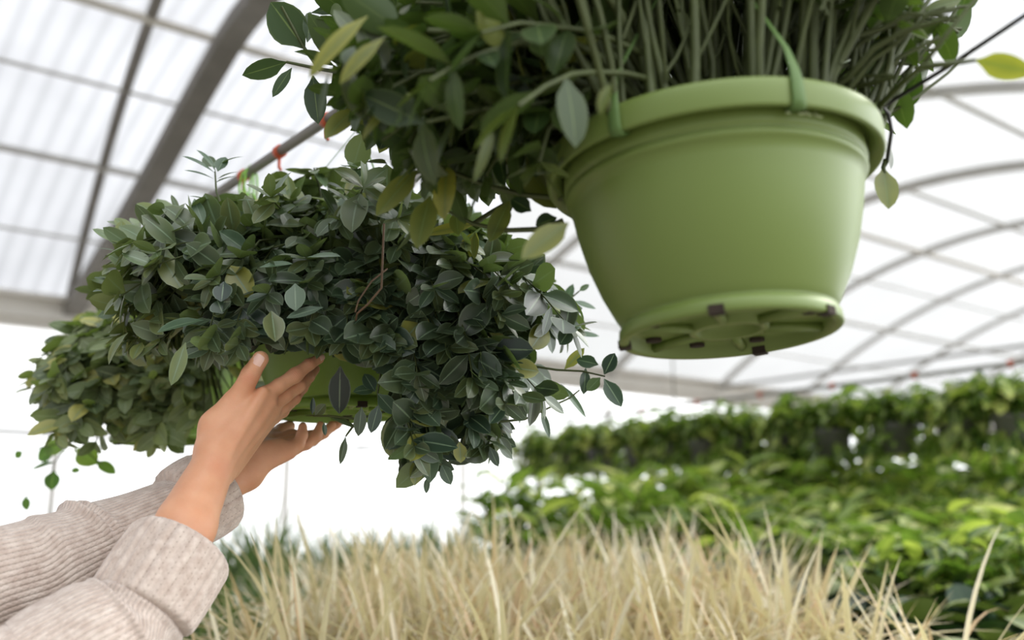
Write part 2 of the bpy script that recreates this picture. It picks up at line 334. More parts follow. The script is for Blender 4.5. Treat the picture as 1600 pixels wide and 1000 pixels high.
def branches(root, rr, tips, Lmin, Lmax, f0=.35, pitch=.022, wid=.27, yellow=.05, up=.7, outw=.7, srad=.0022, lift=.35, tone=(0, 1), droop=0.0, ncap=14, ctr=None):
    """branches from a disk of radius rr at root out to each tip; decussate leaf pairs and a rosette at the end"""
    Lf, St = [], []
    for tip in tips:
        d = tip-root; a = NR.uniform(0, 1)*.5+.25; base = root+np.array([d[0], d[1], 0])*0; hd = nrm(np.array([d[0], d[1], 0])+1e-6)
        base = root+hd*rr*NR.uniform(.1, .85)+np.array([NR.normal(0, .015), NR.normal(0, .015), 0])
        ctrl = base+hd*np.linalg.norm(d[:2])*NR.uniform(.25, .5)+np.array([0, 0, max(.05, d[2])*.8+lift*NR.uniform(.1, .35)])
        pts = bez(base, ctrl, tip, 10); pts[1:-1] += NR.normal(0, .003, (8, 3)); St.append((pts, srad*NR.uniform(.8, 1.5), srad*.5))
        seg = np.linalg.norm(np.diff(pts, axis=0), axis=1); cum = np.r_[0, np.cumsum(seg)]; tot = cum[-1]
        s = tot*f0; ph = NR.uniform(0, pi); k = 0
        while s < tot and k < ncap*3:
            p = np.array([np.interp(s, cum, pts[:, c]) for c in range(3)]); i = min(np.searchsorted(cum, s), 9); T = nrm(pts[i]-pts[i-1])
            a1 = nrm(np.cross(T, [0.1, .2, 1])); b1 = np.cross(T, a1)
            for sg in (0, pi):
                th = ph+sg; lat = a1*cos(th)+b1*sin(th)
                D = nrm(lat+T*NR.uniform(.3, .8)+np.array([0, 0, -droop])+rv(.12))
                o_ = nrm(p-(ctr if ctr is not None else root)); N_ = np.array([0, 0, up])+o_*outw+rv(.28)
                L_ = NR.uniform(Lmin, Lmax); Lf.append((p, D, N_, L_, L_*wid*NR.uniform(.85, 1.15), NR.uniform(-.1, .7), NR.uniform(.05, .3), (NR.uniform(*tone), (NR.uniform(.5, 1) if NR.random() < yellow else NR.uniform(0, .12)), 1)))
            ph += pi/2+NR.normal(0, .2); s += pitch*NR.uniform(.75, 1.3); k += 1
        T = nrm(pts[-1]-pts[-2]); a1 = nrm(np.cross(T, [0.1, .2, 1])); b1 = np.cross(T, a1)
        for q in range(5):
            th = q*2.4; D = nrm(a1*cos(th)+b1*sin(th)+T*NR.uniform(.5, 1.4)+rv(.1)); o_ = nrm(tip-root)
            L_ = NR.uniform(Lmin, Lmax)*.72; Lf.append((tip, D, np.array([0, 0, up])+o_*outw+rv(.2), L_, L_*wid*.85, NR.uniform(-.3, .4), .2, (NR.uniform(.5, 1)*tone[1], NR.uniform(0, .25), 1)))
    return Lf, St
def hero(bx, by, tx, ty, D1, D2, wpx, face=(0, -1, .35), curl=.3, fold=.15, tone=.6, yel=0.0, flip=False):
    b, t = at(bx, by, D1), at(tx, ty, D2); n = np.array(face, float)
    if flip: n = -n
    L_ = np.linalg.norm(t-b); w = wpx/2/F*(D1+D2)/2
    n2 = nrm(n-(n@nrm(t-b))*nrm(t-b)); d = nrm(nrm(t-b)+n2*curl*.45)
    return (b, d, n, L_*1.04, w, curl, fold, (tone, yel, 1))

# ------------------------------------------------------------------ the hanging pots
PROF_OUT = [(.0, .004), (.055, .004), (.092, .004), (.094, .0), (.1035, .0), (.1045, .006), (.104, .014), (.1015, .015), (.1035, .017), (.108, .024), (.1205, .05), (.1315, .08), (.1390, .11), (.1430, .132), (.1447, .142),
            (.1475, .1435), (.1490, .147), (.1485, .1505), (.1452, .152), (.1490, .1540), (.1500, .158), (.1492, .172), (.1495, .177)]
RIM = [(.1495, .177), (.150, .1755), (.1625, .162), (.1655, .162), (.1665, .1645), (.1672, .178), (.1675, .184), (.1665, .1880), (.1645, .1892), (.160, .1885), (.1585, .186), (.1525, .178), (.1515, .17)]
def pot_meshes(mat):
    """body, foot ring with feet and ribs, rim, soil; local coordinates, base at z=0"""
    a = MB(); a.lathe(PROF_OUT[4:], n=96)
    a.lathe([(.1015, .017), (.0, .017)], n=96)
    inner = [(r-.004, z) for r, z in PROF_OUT[9:]][::-1]; a.lathe(inner+[(0, .02)], n=96)
    f = MB()                                     # saucer-like foot: recessed floor, ring with gaps, drain holes
    f.lathe([(0, .011), (.030, .011), (.031, .004), (.038, .004), (.039, .011), (.0965, .011), (.0975, .001), (.100, -.001), (.1055, -.001), (.1072, .001), (.1062, .010), (.1035, .0135), (.099, .0135)], n=96)
    for k in range(6):                           # radial ribs under the floor
        a0 = radians(10+60*k)
        f.tube([(.036*cos(a0), .036*sin(a0), .008), (.098*cos(a0), .098*sin(a0), .008)], .0055, 6)
    h = []
    for k in range(8):
        a0 = radians(45*k+12); c = np.array([.080*cos(a0), .080*sin(a0), .0106]); b = MB(); h.append(b)
        ring = [(c[0]+.008*cos(q), c[1]+.0065*sin(q), c[2]) for q in np.linspace(0, 2*pi, 17)[:-1]]
        b.add(ring+[(x, y, z-.0035) for x, y, z in ring], [tuple(range(16)), tuple(range(31, 15, -1))]+[(i, (i+1) % 16, 16+(i+1) % 16, 16+i) for i in range(16)])
    for a0 in (radians(-108), radians(-45), radians(60), radians(165)):
        b = MB(); h.append(b); b.box((.1025*cos(a0), .1025*sin(a0), .0015), .0115, .014, .008, a0)
    r = MB(); r.lathe(RIM, n=96)
    s = MB(); s.lathe([(0, .172), (.06, .175), (.12, .17), (.1465, .166)], n=48)
    return a, f, h, r, s
def make_pot(parent, mat, Mx, apex, clips=(20, 140, 260), hook=None):
    a, f, h, r, s = pot_meshes(mat)
    for nm, b, m in (('pot', a, mat), ('pot_foot', f, mat), ('pot_rim', r, mat), ('soil', s, M['soil'])):
        o = b.build(nm, m, parent, world=False); o.data.transform(Mx)
        if nm == 'pot_foot':
            for hi, hh in enumerate(h):
                q = hh.build('drain_hole' if hi < 8 else 'foot_notch', M['soil'], o, world=False, smooth=False); q.data.transform(Mx)
    inv = Matrix.Translation(-Vector(parent.location)); ap = np.array(apex)-np.array(parent.location)
    for k, c in enumerate(clips):
        th = radians(c); ca, sa = cos(th), sin(th)
        P = [np.array(Mx @ Vector((rr*ca, rr*sa, zz))) for rr, zz in ((.155, .163), (.167, .1595), (.1692, .166), (.1690, .184), (.168, .195), (.160, .220))]
        b = MB(); side = np.array([-sa, ca, 0])
        Pn = P+[P[-1]*(1-q)+ap*q for q in (.25, .6, 1.0)]
        wd = [.0068, .0068, .0066, .0062, .0052, .0034, .0024, .002, .002]
        b.tube(Pn, wd, 8, side=side, flat=.28); o = b.build('hanger_strap', M['strap'], parent, world=False)
    b = MB(); z0 = ap
    b.tube([z0+np.array([0, 0, -.01]), z0+np.array([0, 0, .01]), z0+np.array([0, 0, .02])], .004, 8)
    if hook is not None:
        q = [ap+np.array([0, 0, .02])]
        top = np.array(hook)-np.array(parent.location)
        q.append(top-np.array([0, 0, .03])); 
        for w in np.linspace(-pi/2, pi*1.05, 12): q.append(top+np.array([cos(w)*.013*G[0], cos(w)*.013*G[1], sin(w)*.013]))
        b.tube(q, .002, 6)
    b.build('hook', M['strap'], parent, world=False)
def tiltM(axis_deg, back_deg, rz=0):     # roll seen from the camera, lean of the foot towards the camera
    return Matrix.Rotation(radians(axis_deg), 4, 'Y') @ Matrix.Rotation(radians(back_deg), 4, 'X') @ Matrix.Rotation(radians(rz), 4, 'Z')

# --- plant 1: the big near one
c1 = at(1140, 524, .95); p1 = empty('hanging_potted_plant', c1)
tagp(p1, 'large close hanging plant in a light green plastic pot seen from below, upper right', 'potted plant', 'hanging potted plants on the left rail')
M1 = tiltM(-3.2, -2.6, 0)
rail_pt = lambda s: gh(RT, s, RZ)
s1 = st(c1)[1]
make_pot(p1, M['pot'], M1, rail_pt(s1)-np.array([0, 0, .06]), clips=(-75, -131, 20, 110), hook=rail_pt(s1))
def chalk():                                  # faint hand-written marks under the rim
    mb = MB(); th0 = radians(-76)
    strokes = [[(0, 0), (1, .3), (2, 0)], [(3.5, 1), (4, 1.4)], [(6, 0), (7, .2), (8, .1), (9, 1), (9.5, .2), (10.5, 1.3), (11, .1), (12.5, .3)], [(15, 1.8), (14.8, 0), (16, .6), (17, .1), (18.5, .5)]]
    for s in strokes:
        P = []
        for x, y in s:
            th = th0+x*.0021/.1502; z = .1625+y*.0024; P.append(((.1503)*cos(th), (.1503)*sin(th), z))
        mb.tube(P, .0009, 5)
    o = mb.build('chalk_mark', M['chalk'], p1, world=False); o.data.transform(Matrix.Rotation(radians(-3.2), 4, 'Y') @ Matrix.Rotation(radians(-2.6), 4, 'X'))
chalk()
root1 = c1+np.array([0, 0, .19])
poly1 = [(520, 0), (500, 60), (530, 120), (540, 175), (590, 215), (620, 270), (660, 300), (720, 310), (760, 290), (830, 320), (880, 345), (900, 300), (985, 180), (1100, 133), (1200, 128), (1330, 150), (1400, 175), (1420, 130), (1500, 60), (1560, -20), (1500, -60), (1300, -400), (500, -400)]
tips = []
while len(tips) < 150:
    th = NR.uniform(0, 2*pi); el = NR.uniform(-.25, 1.35); rr = NR.uniform(.24, .40)
    t_ = root1+np.array([cos(th)*cos(el)*rr*1.05, sin(th)*cos(el)*rr*.85, sin(el)*rr*.95+.02])
    q = projv(t_[None])[0]
    if t_[1] < .74: continue
    if q[0] < 1000:
        if NR.random() < .25: continue
    elif q[0] > 1180 and NR.random() < .45: continue
    tips.append(t_)
for _ in range(85):                          # the dense left flank that sweeps out and down
    tips.append(at(NR.uniform(560, 940), NR.uniform(30, 290), NR.uniform(.84, 1.2)))
for _ in range(26): tips.append(at(NR.uniform(500, 620), NR.uniform(20, 200), NR.uniform(.95, 1.25)))
Lf, St = branches(root1, .13, tips, .045, .072, f0=.55, pitch=.03, wid=.23, yellow=.07, up=.7, outw=.5, srad=.0030, lift=.3, tone=(0, .6), droop=.1)
mid = np.array([l[0]+nrm(l[1])*l[3]*.6 for l in Lf]); q = projv(mid)
ok = inpoly(q, poly1, 14) & (mid[:, 1] > .76)
ok &= ~((q[:, 0] > 900) & (mid[:, 1] < c1[1]-.02) & (q[:, 1] > 40+.0*q[:, 0]))
rimz = c1[2]+.2
ok &= ~((np.hypot(mid[:, 0]-c1[0], mid[:, 1]-c1[1]) < .185) & (mid[:, 2] < rimz+.06))
ok &= ~((q[:, 0] > 1400) & (NR.random(len(q)) < .6)) & ~((q[:, 0] > 1450) & (mid[:, 1] < .95))
ok &= ~((q[:, 1] > 60) & (q[:, 0] > 1000) & (q[:, 0] < 1400) & (NR.random(len(q)) < .45))     # bare stems above the rim
Lf = [l for l, k in zip(Lf, ok) if k]
St2 = []
for s_ in St:
    qq = projv(s_[0]); inside = inpoly(qq, poly1) | (np.hypot(s_[0][:, 0]-c1[0], s_[0][:, 1]-c1[1]) < .14)
    k = len(qq)
    for i in range(len(qq)):
        if not inside[i]: k = i; break
    if k >= 3: St2.append((s_[0][:k], s_[1]*1.35, s_[2]*1.2))
H = []
for a in [(476, 76, 425, 6, 1.22, 1.2, 66, (0, -1, -.2), .1, .1, .5, 0), (448, 97, 381, 117, 1.2, 1.2, 34, (0, -.8, -.7), .2, .1, .6, 0), (456, 106, 427, 150, 1.2, 1.2, 22, (0, -1, .2), .1, .1, .5, 0),
          (489, 118, 497, 191, 1.18, 1.18, 38, (0, -1, .1), .1, .1, .3, 0), (480, 66, 485, 20, 1.2, 1.22, 26, (.6, -.8, 0), .1, .1, .4, 0), (486, 20, 556, 8, 1.2, 1.15, 18, (0, -1, -.4), .3, .1, .4, 0),
          (575, 25, 484, 118, .80, .80, 34, (-.2, -1, .1), .5, .2, .7, .75), (600, 60, 532, 128, .78, .78, 30, (-.2, -1, .1), .5, .2, .6, .6), (560, 168, 510, 214, 1.05, 1.0, 40, (0, -1, .2), .3, .1, .7, .5),
          (655, 142, 560, 216, .85, .85, 22, (0, -1, .5), 1.0, .2, .7, .55), (652, 266, 590, 334, 1.0, .98, 40, (0, -1, .2), .2, .1, .8, .45), (672, 306, 652, 385, .98, .96, 44, (0, -1, .2), .2, .1, .7, .35),
          (700, 280, 622, 390, 1.05, 1.05, 15, (.9, -.5, .1), .2, .4, .4, .1), (796, 314, 766, 376, 1.02, 1.02, 34, (0, -1, .2), .1, .1, .7, .3), (712, 330, 716, 366, 1.1, 1.1, 26, (0, -1, .2), .1, .1, .9, .3),
          (742, 362, 741, 404, 1.1, 1.1, 14, (.4, -1, .2), .1, .1, .8, .3), (888, 348, 818, 402, .86, .84, 44, (.2, -1, .3), .2, .15, .8, .5), (745, 350, 665, 366, 1.2, 1.18, 24, (0, -1, .5), .2, .1, 1, .9),
          (610, 190, 594, 232, 1.1, 1.1, 34, (0, -1, .1), .2, .1, .2, 0), (830, 330, 800, 312, 1.0, 1.0, 30, (0, -1, .1), .2, .1, .2, 0), (870, 340, 838, 352, 1.0, 1.0, 30, (0, -1, .1), .2, .1, .3, 0),
          (770, 190, 742, 282, .8, .8, 20, (.5, -1, .2), .6, .3, .5, .2), (955, 130, 938, 178, .74, .74, 24, (-.6, -1, .2), .5, .3, .7, .3), (1380, 262, 1388, 324, 1.02, 1.01, 42, (.1, -1, .1), .15, .1, .9, .45),
          (1524, 94, 1612, 112, .80, .78, 46, (0, -.7, -.7), .2, .1, .9, .8), (1400, 30, 1450, 60, .9, .9, 20, (0, -1, .1), .2, .1, .7, .2), (1440, 20, 1500, 0, .95, .95, 24, (0, -1, .1), .2, .1, .8, .2), (1330, 70, 1380, 40, .9, .9, 26, (0, -1, .1), .2, .1, .7, .2),
          (1368, 200, 1392, 262, 1.03, 1.02, 40, (.7, -.6, .1), .3, .2, .2, 0)]:
    H.append(hero(*a))
for b_ in [[(640, 110, 1.05), (560, 118, 1.12), (500, 108, 1.18), (448, 97, 1.2)], [(500, 108, 1.18), (476, 76, 1.22), (440, 10, 1.2)], [(880, 345, 1.0), (850, 358, 1.0), (790, 360, 1.02), (740, 350, 1.05), (690, 325, 1.05)], [(880, 310, 1.0), (820, 305, 1.0), (760, 290, 1.0), (690, 262, 1.0), (652, 266, 1.0)],
           [(740, 350, 1.1), (770, 330, 1.1), (800, 312, 1.1)], [(1440, 104, .82), (1480, 100, .8), (1524, 94, .8)], [(1375, 165, .9), (1410, 130, .86), (1440, 104, .82), (1490, 40, .8), (1540, -20, .8)], [(1370, 160, .9), (1390, 100, .88), (1400, 30, .88), (1440, 20, .88), (1470, -30, .88)],
           [(1350, 160, .92), (1340, 90, .9), (1360, 20, .9), (1380, -40, .9)], [(1385, 250, 1.02), (1380, 262, 1.02), (1384, 280, 1.02)]]:
    St2.append((np.array([at(*b) for b in b_]), .0034, .0018))
for i in range(80):                           # upright bare stems seen over the rim
    x0 = NR.uniform(900, 1370); D0 = NR.uniform(.83, 1.06); a = at(x0, 170, D0); a[2] = c1[2]+.18; lean = (x0-1140)/900
    b = a+np.array([lean*.42+NR.normal(0, .035), NR.normal(0, .04), NR.uniform(.14, .3)]); St2.append((bez(a, (a+b)/2+rv(.016), b, 6), NR.uniform(.0024, .0052), .0018))
    for z_ in range(2):
        t_ = NR.uniform(.2, .7); m_ = a+(b-a)*t_; e_ = m_+np.array([NR.normal(lean*.1, .035), NR.normal(0, .03), NR.uniform(.06, .14)]); St2.append((bez(m_, (m_+e_)/2+rv(.008), e_, 5), .0022, .0013))
o = link('stems', stemmesh('stems', St2, M['stem']), p1)
o.name = 'stem_bundle'
link('foliage', leafmesh('foliage_near', Lf+H, M['leaf_near']), p1)
tube = MB(); e1 = at(1380, 166, .93); e2 = at(1600, 25, .80); ext = e1+(e2-e1)*2.0
tube.tube([at(1386, 250, .96), at(1393, 205, .945), at(1388, 178, .93), e1, e1+(e2-e1)*.5+np.array([0, 0, -.002]), e2, ext, np.array([ext[0]+.1, ext[1]-.02, RZ+.3])], .0021, 8)
o = tube.build('drip_tube', M['black'], None); tagp(o, 'thin black drip tube running from the near pot up to the top right corner', 'tube')

# --- plant 2: held by the hands
c2 = at(540, 648, 1.50); p2 = empty('hanging_potted_plant', c2)
tagp(p2, 'dense blue-green leafy hanging plant in a green pot, steadied by two hands', 'potted plant', 'hanging potted plants on the left rail')
s2 = st(c2)[1]; make_pot(p2, M['pot2'], tiltM(-2, -1, 40), rail_pt(s2)-np.array([0, 0, .05]), clips=(30, 150, 270), hook=rail_pt(s2))
root2 = c2+np.array([0, 0, .185])
poly2 = [(165, 385), (215, 330), (290, 318), (330, 312), (400, 308), (440, 272), (500, 252), (560, 248), (640, 290), (760, 330), (800, 390), (860, 440), (900, 480), (905, 560), (870, 640), (800, 655), (780, 690), (700, 725), (670, 745), (640, 735), (620, 690), (600, 690), (580, 650), (560, 600), (520, 560), (470, 545), (430, 560), (400, 560), (330, 570), (280, 560), (230, 545), (180, 560), (165, 500), (150, 440)]
cen2 = at(530, 470, 1.5)
tips = []
while len(tips) < 260:
    v_ = nrm(rv()); 
    if v_[1] > .5 and NR.random() < .6: continue
    t_ = cen2+v_*np.array([.37, .30, .22])*NR.uniform(.6, 1.0)
    q = projv(t_[None])
    if not inpoly(q, poly2)[0] or t_[1] < 1.14: continue
    if q[0, 1] > 560 and q[0, 0] < 610: continue
    tips.append(t_)
for x0, x1, y0, y1, k in ((590, 800, 520, 700, 70), (180, 380, 380, 540, 45), (640, 900, 420, 640, 40), (400, 620, 440, 540, 40), (640, 690, 650, 735, 8)):
    for _ in range(k): tips.append(at(NR.uniform(x0, x1), NR.uniform(y0, y1), NR.uniform(1.22, 1.42)))
Lf, St = branches(root2, .13, tips, .040, .060, f0=.5, pitch=.024, wid=.30, yellow=.05, up=.55, outw=.8, srad=.002, lift=.22, tone=(0, .5), droop=.15, ctr=cen2)
mid = np.array([l[0]+nrm(l[1])*l[3]*.5 for l in Lf]); q = projv(mid)
ok = inpoly(q, poly2, 13) & (mid[:, 1] > 1.14)
rho = np.hypot(mid[:, 0]-c2[0], mid[:, 1]-c2[1])
ok &= ~((rho < .19) & (mid[:, 2] < c2[2]+.21))
hand_zone = [(300, 700), (330, 590), (380, 560), (400, 535), (440, 530), (500, 545), (560, 548), (610, 570), (625, 640), (600, 680), (500, 690), (400, 760)]
ok &= ~inpoly(q, hand_zone)
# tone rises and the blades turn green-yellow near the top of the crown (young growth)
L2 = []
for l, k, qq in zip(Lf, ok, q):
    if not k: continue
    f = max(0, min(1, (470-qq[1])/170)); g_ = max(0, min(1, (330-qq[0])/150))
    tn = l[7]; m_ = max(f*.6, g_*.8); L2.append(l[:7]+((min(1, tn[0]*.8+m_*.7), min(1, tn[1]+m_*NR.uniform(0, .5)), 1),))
H = []
for a in [ # top sprig
          (337, 268, 308, 233, 1.36, 1.36, 12, (.2, -.5, .8), .7, .2, .6, 0), (335, 270, 287, 244, 1.36, 1.33, 15, (.3, -.6, .7), .4, .2, .5, 0), (335, 280, 290, 266, 1.36, 1.33, 12, (.3, -.5, .8), .3, .2, .5, 0), (340, 268, 352, 246, 1.35, 1.36, 22, (0, -1, .2), .2, .2, .6, 0),
          (342, 258, 380, 244, 1.36, 1.34, 9, (0, -.4, 1), .4, .2, .5, 0), (340, 280, 372, 268, 1.36, 1.33, 8, (0, -.4, 1), .3, .2, .4, 0), (336, 286, 370, 275, 1.36, 1.33, 9, (0, -.4, 1), .3, .2, .4, 0), (338, 262, 318, 246, 1.38, 1.4, 20, (0, -1, .2), .2, .2, .5, .1),
          (345, 322, 298, 306, 1.33, 1.3, 18, (0, -.5, 1), .4, .2, .6, 0), (350, 320, 392, 312, 1.33, 1.3, 14, (0, -.5, 1), .3, .2, .7, 0), (318, 352, 304, 312, 1.3, 1.3, 20, (.2, -1, .4), .1, .2, .9, 0), (280, 335, 268, 305, 1.35, 1.36, 10, (.4, -1, .3), .2, .2, .5, .2),
          # left sprigs
          (178, 378, 146, 358, 1.34, 1.33, 19, (0, -.7, .7), .3, .2, .9, .2), (188, 382, 190, 346, 1.34, 1.34, 24, (0, -1, .2), .1, .1, .9, .45), (180, 392, 152, 388, 1.34, 1.34, 9, (0, -.4, 1), .2, .2, .6, .1), (192, 420, 160, 428, 1.34, 1.3, 18, (0, -.5, .9), .6, .2, .8, .3),
          (184, 446, 148, 434, 1.33, 1.3, 20, (0, -.6, .8), .3, .2, .7, 0), (180, 458, 146, 455, 1.33, 1.3, 16, (0, -.5, .9), .4, .2, .7, 0), (222, 414, 226, 382, 1.34, 1.34, 22, (0, -1, .2), .1, .1, .8, .2), (232, 430, 252, 408, 1.33, 1.33, 30, (0, -1, .4), .1, .1, .7, .1),
          (255, 345, 215, 318, 1.34, 1.35, 26, (0, -1, .3), .3, .1, 1, .4), (270, 362, 224, 334, 1.3, 1.28, 26, (.1, -.6, .9), .2, .2, .7, 0),
          (285, 455, 252, 400, 1.25, 1.25, 40, (.3, -1, .4), .2, .1, .9, .5), (235, 480, 195, 470, 1.3, 1.3, 20, (0, -.6, .8), .3, .2, .7, 0),
          # front
          (318, 500, 248, 518, 1.22, 1.2, 34, (0, -.6, .8), .3, .2, .6, 0), (348, 490, 340, 470, 1.2, 1.2, 34, (0, -.8, .6), .2, .1, .3, 0), (350, 440, 346, 470, 1.2, 1.19, 32, (0, -1, .4), .1, .1, .1, 0), (461, 443, 462, 484, 1.18, 1.17, 34, (0, -1, .5), .1, .1, .8, 0), (300, 410, 298, 388, 1.25, 1.25, 26, (0, -1, .4), .1, .1, .8, 0),
          (424, 486, 430, 532, 1.17, 1.16, 36, (.5, -1, .5), .2, .2, .25, .3), (290, 535, 268, 600, 1.2, 1.2, 24, (.5, -1, .3), .2, .3, .8, .3), (200, 520, 168, 568, 1.3, 1.3, 20, (-.3, -.8, .6), .8, .2, .8, .3), (222, 535, 208, 560, 1.32, 1.3, 22, (-.1, -1, .3), .3, .2, .8, .5),
          (405, 418, 455, 412, 1.2, 1.2, 20, (0, -.7, .8), .2, .2, .8, 0), (480, 402, 530, 400, 1.2, 1.18, 20, (0, -.7, .8), .2, .2, .9, 0), (505, 480, 450, 496, 1.18, 1.17, 26, (0, -.7, .7), .1, .1, .5, 0), (415, 330, 420, 310, 1.3, 1.3, 24, (0, -1, .1), .1, .1, .8, .2), (428, 335, 460, 322, 1.3, 1.28, 20, (0, -.9, .4), .1, .1, .7, .1),
          # over the pot
          (532, 572, 530, 644, 1.31, 1.33, 36, (0, -1, .2), .1, .12, 0, 0), (575, 560, 535, 555, 1.3, 1.3, 26, (0, -1, .3), .1, .1, 0, 0), (615, 565, 590, 545, 1.3, 1.3, 36, (0, -1, .3), .1, .1, .1, .1), (640, 575, 604, 598, 1.28, 1.27, 24, (0, -1, .3), .2, .1, .2, 0), (588, 608, 553, 612, 1.28, 1.27, 22, (0, -.9, .6), .2, .1, .5, 0),
          (590, 615, 617, 646, 1.26, 1.26, 26, (0, -1, .5), .1, .1, .5, 0), (586, 612, 570, 585, 1.27, 1.28, 22, (0, -1, .5), .1, .1, .3, 0), (592, 632, 580, 675, 1.26, 1.26, 22, (0, -1, .3), .1, .1, .3, 0), (618, 645, 614, 715, 1.28, 1.28, 42, (0, -1, .2), .1, .1, .7, .45), (565, 636, 560, 680, 1.28, 1.28, 20, (.3, -1, .2), .1, .1, .3, .1),
          (492, 650, 508, 632, 1.33, 1.33, 18, (0, -1, .3), .1, .1, .4, .2), (488, 648, 489, 622, 1.33, 1.33, 9, (.5, -1, .1), .1, .1, .1, 0), (540, 682, 532, 724, 1.3, 1.3, 12, (.4, -1, .1), .2, .2, .3, .1), (512, 648, 555, 668, 1.31, 1.31, 14, (0, -.6, .8), .1, .1, .6, .2), (506, 660, 508, 680, 1.3, 1.3, 8, (.5, -1, .1), .1, .1, .4, 0),
          # bottom sprig
          (672, 690, 672, 752, 1.26, 1.26, 30, (0, -1, .1), .1, .1, .6, 0), (652, 715, 648, 757, 1.28, 1.28, 22, (.3, -1, .1), .1, .2, .9, .6), (690, 725, 704, 756, 1.28, 1.28, 20, (0, -1, .2), .1, .1, .5, 0), (668, 745, 666, 770, 1.28, 1.28, 10, (0, -1, .1), .1, .1, .5, 0), (718, 690, 720, 722, 1.28, 1.28, 22, (0, -1, .1), .1, .1, 1, .95), (765, 698, 778, 728, 1.3, 1.3, 15, (0, -1, .2), .1, .1, .3, 0),
          # right sprigs
          (935, 570, 902, 562, 1.35, 1.36, 24, (0, -1, .3), .2, .1, .4, 0), (944, 585, 960, 553, 1.34, 1.34, 24, (0, -1, .1), .1, .1, .1, 0), (944, 592, 970, 634, 1.34, 1.33, 28, (.1, -1, .4), .1, .1, .3, 0), (938, 590, 918, 610, 1.35, 1.35, 20, (0, -1, .4), .1, .1, .9, .1), (915, 575, 912, 615, 1.36, 1.36, 18, (.3, -1, .2), .2, .1, .2, 0),
          (882, 577, 912, 545, 1.38, 1.38, 18, (.2, -1, .3), .1, .1, 1, .95), (876, 600, 914, 650, 1.38, 1.38, 13, (0, -.8, .7), .2, .2, .8, 0), (835, 455, 842, 425, 1.33, 1.33, 19, (0, -1, .1), .1, .1, .2, 0), (838, 460, 866, 456, 1.33, 1.33, 15, (0, -.7, .7), .1, .1, .3, 0), (845, 640, 858, 682, 1.36, 1.36, 12, (.4, -1, .1), .2, .2, .5, 0),
          (880, 480, 895, 445, 1.55, 1.55, 16, (0, -1, .3), .1, .1, .8, 0), (895, 470, 930, 482, 1.5, 1.5, 14, (0, -.8, .7), .1, .1, .7, 0), (905, 455, 920, 445, 1.5, 1.5, 10, (0, -1, .3), .1, .1, .8, .1), (895, 520, 935, 525, 1.5, 1.5, 14, (0, -.8, .7), .1, .1, .7, 0), (885, 500, 915, 512, 1.5, 1.5, 14, (0, -.8, .7), .1, .1, .7, 0)]:
    H.append(hero(*a))
for b_ in [[(350, 330, 1.33), (338, 300, 1.35), (336, 268, 1.36)], [(250, 440, 1.34), (220, 425, 1.34), (200, 400, 1.34), (182, 380, 1.34)], [(260, 470, 1.34), (200, 455, 1.33), (182, 450, 1.33)], [(640, 680, 1.3), (655, 705, 1.28), (672, 725, 1.27), (690, 726, 1.28)],
           [(820, 570, 1.36), (870, 578, 1.36), (910, 580, 1.36), (945, 588, 1.34)], [(770, 660, 1.32), (820, 655, 1.34), (890, 622, 1.36), (905, 610, 1.37)], [(590, 545, 1.28), (596, 575, 1.27), (590, 612, 1.27), (592, 635, 1.27)], [(610, 640, 1.28), (560, 655, 1.3), (512, 650, 1.31), (490, 650, 1.33)], [(560, 655, 1.3), (545, 675, 1.3), (540, 682, 1.3)],
           [(830, 500, 1.5), (870, 485, 1.5), (905, 455, 1.5)], [(830, 540, 1.5), (870, 515, 1.5), (910, 500, 1.5)], [(790, 450, 1.35), (820, 460, 1.34), (838, 458, 1.33)], [(760, 655, 1.33), (680, 650, 1.3), (640, 680, 1.3)]]:
    St.append((np.array([at(*b) for b in b_]), .0018, .0011))
St2 = []
bad = [(405, 560), (440, 555), (560, 550), (615, 575), (630, 640), (520, 680), (405, 660)]
for s_ in St[:-13]:
    qq = projv(s_[0]); ins = inpoly(qq, poly2) & ~inpoly(qq, bad)
    k = len(qq)
    for i in range(2, len(qq)):
        if not ins[i]: k = i; break
    if k >= 3: St2.append((s_[0][:k], s_[1], s_[2]))
St2 += St[-13:]
link('stem_bundle', stemmesh('stem_bundle2', St2, M['stem']), p2)
tw = [(np.array([at(*b) for b in [(600, 350, 1.2), (598, 400, 1.18), (596, 450, 1.17), (575, 475, 1.17), (558, 490, 1.18), (556, 500, 1.2)]]), .0014, .0012), (np.array([at(*b) for b in [(605, 420, 1.2), (580, 440, 1.18), (560, 470, 1.18), (555, 488, 1.18)]]), .0012, .001)]
o = link('dry_twig', stemmesh('dry_twig', tw, M['stem_brown']), p2); o['label'] = 'thin reddish brown twig curling over the leaves'
link('foliage', leafmesh('foliage_held', L2+H, M['leaf']), p2)

# --- plant 3: behind, to the left
c3 = at(262, 690, 1.95); p3 = empty('hanging_potted_plant', c3)
tagp(p3, 'blurred leafy hanging plant in a green pot behind the wrist at the left edge', 'potted plant', 'hanging potted plants on the left rail')
s3 = st(c3)[1]; make_pot(p3, M['pot2'], tiltM(-2, 0, 10), rail_pt(s3)-np.array([0, 0, .05]), clips=(10, 130, 250), hook=rail_pt(s3))
root3 = c3+np.array([0, 0, .185]); cen3 = at(240, 570, 1.95)
poly3 = [(40, 600), (60, 560), (110, 510), (180, 480), (300, 460), (450, 480), (480, 600), (400, 660), (320, 680), (220, 700), (100, 690), (50, 640)]
tips = []
for _ in range(110): tips.append(at(NR.uniform(60, 420), NR.uniform(590, 690), NR.uniform(1.68, 1.85)))
while len(tips) < 290:
    v_ = nrm(rv()); t_ = cen3+v_*np.array([.26, .26, .15])*NR.uniform(.5, 1)
    if inpoly(projv(t_[None]), poly3)[0]: tips.append(t_)
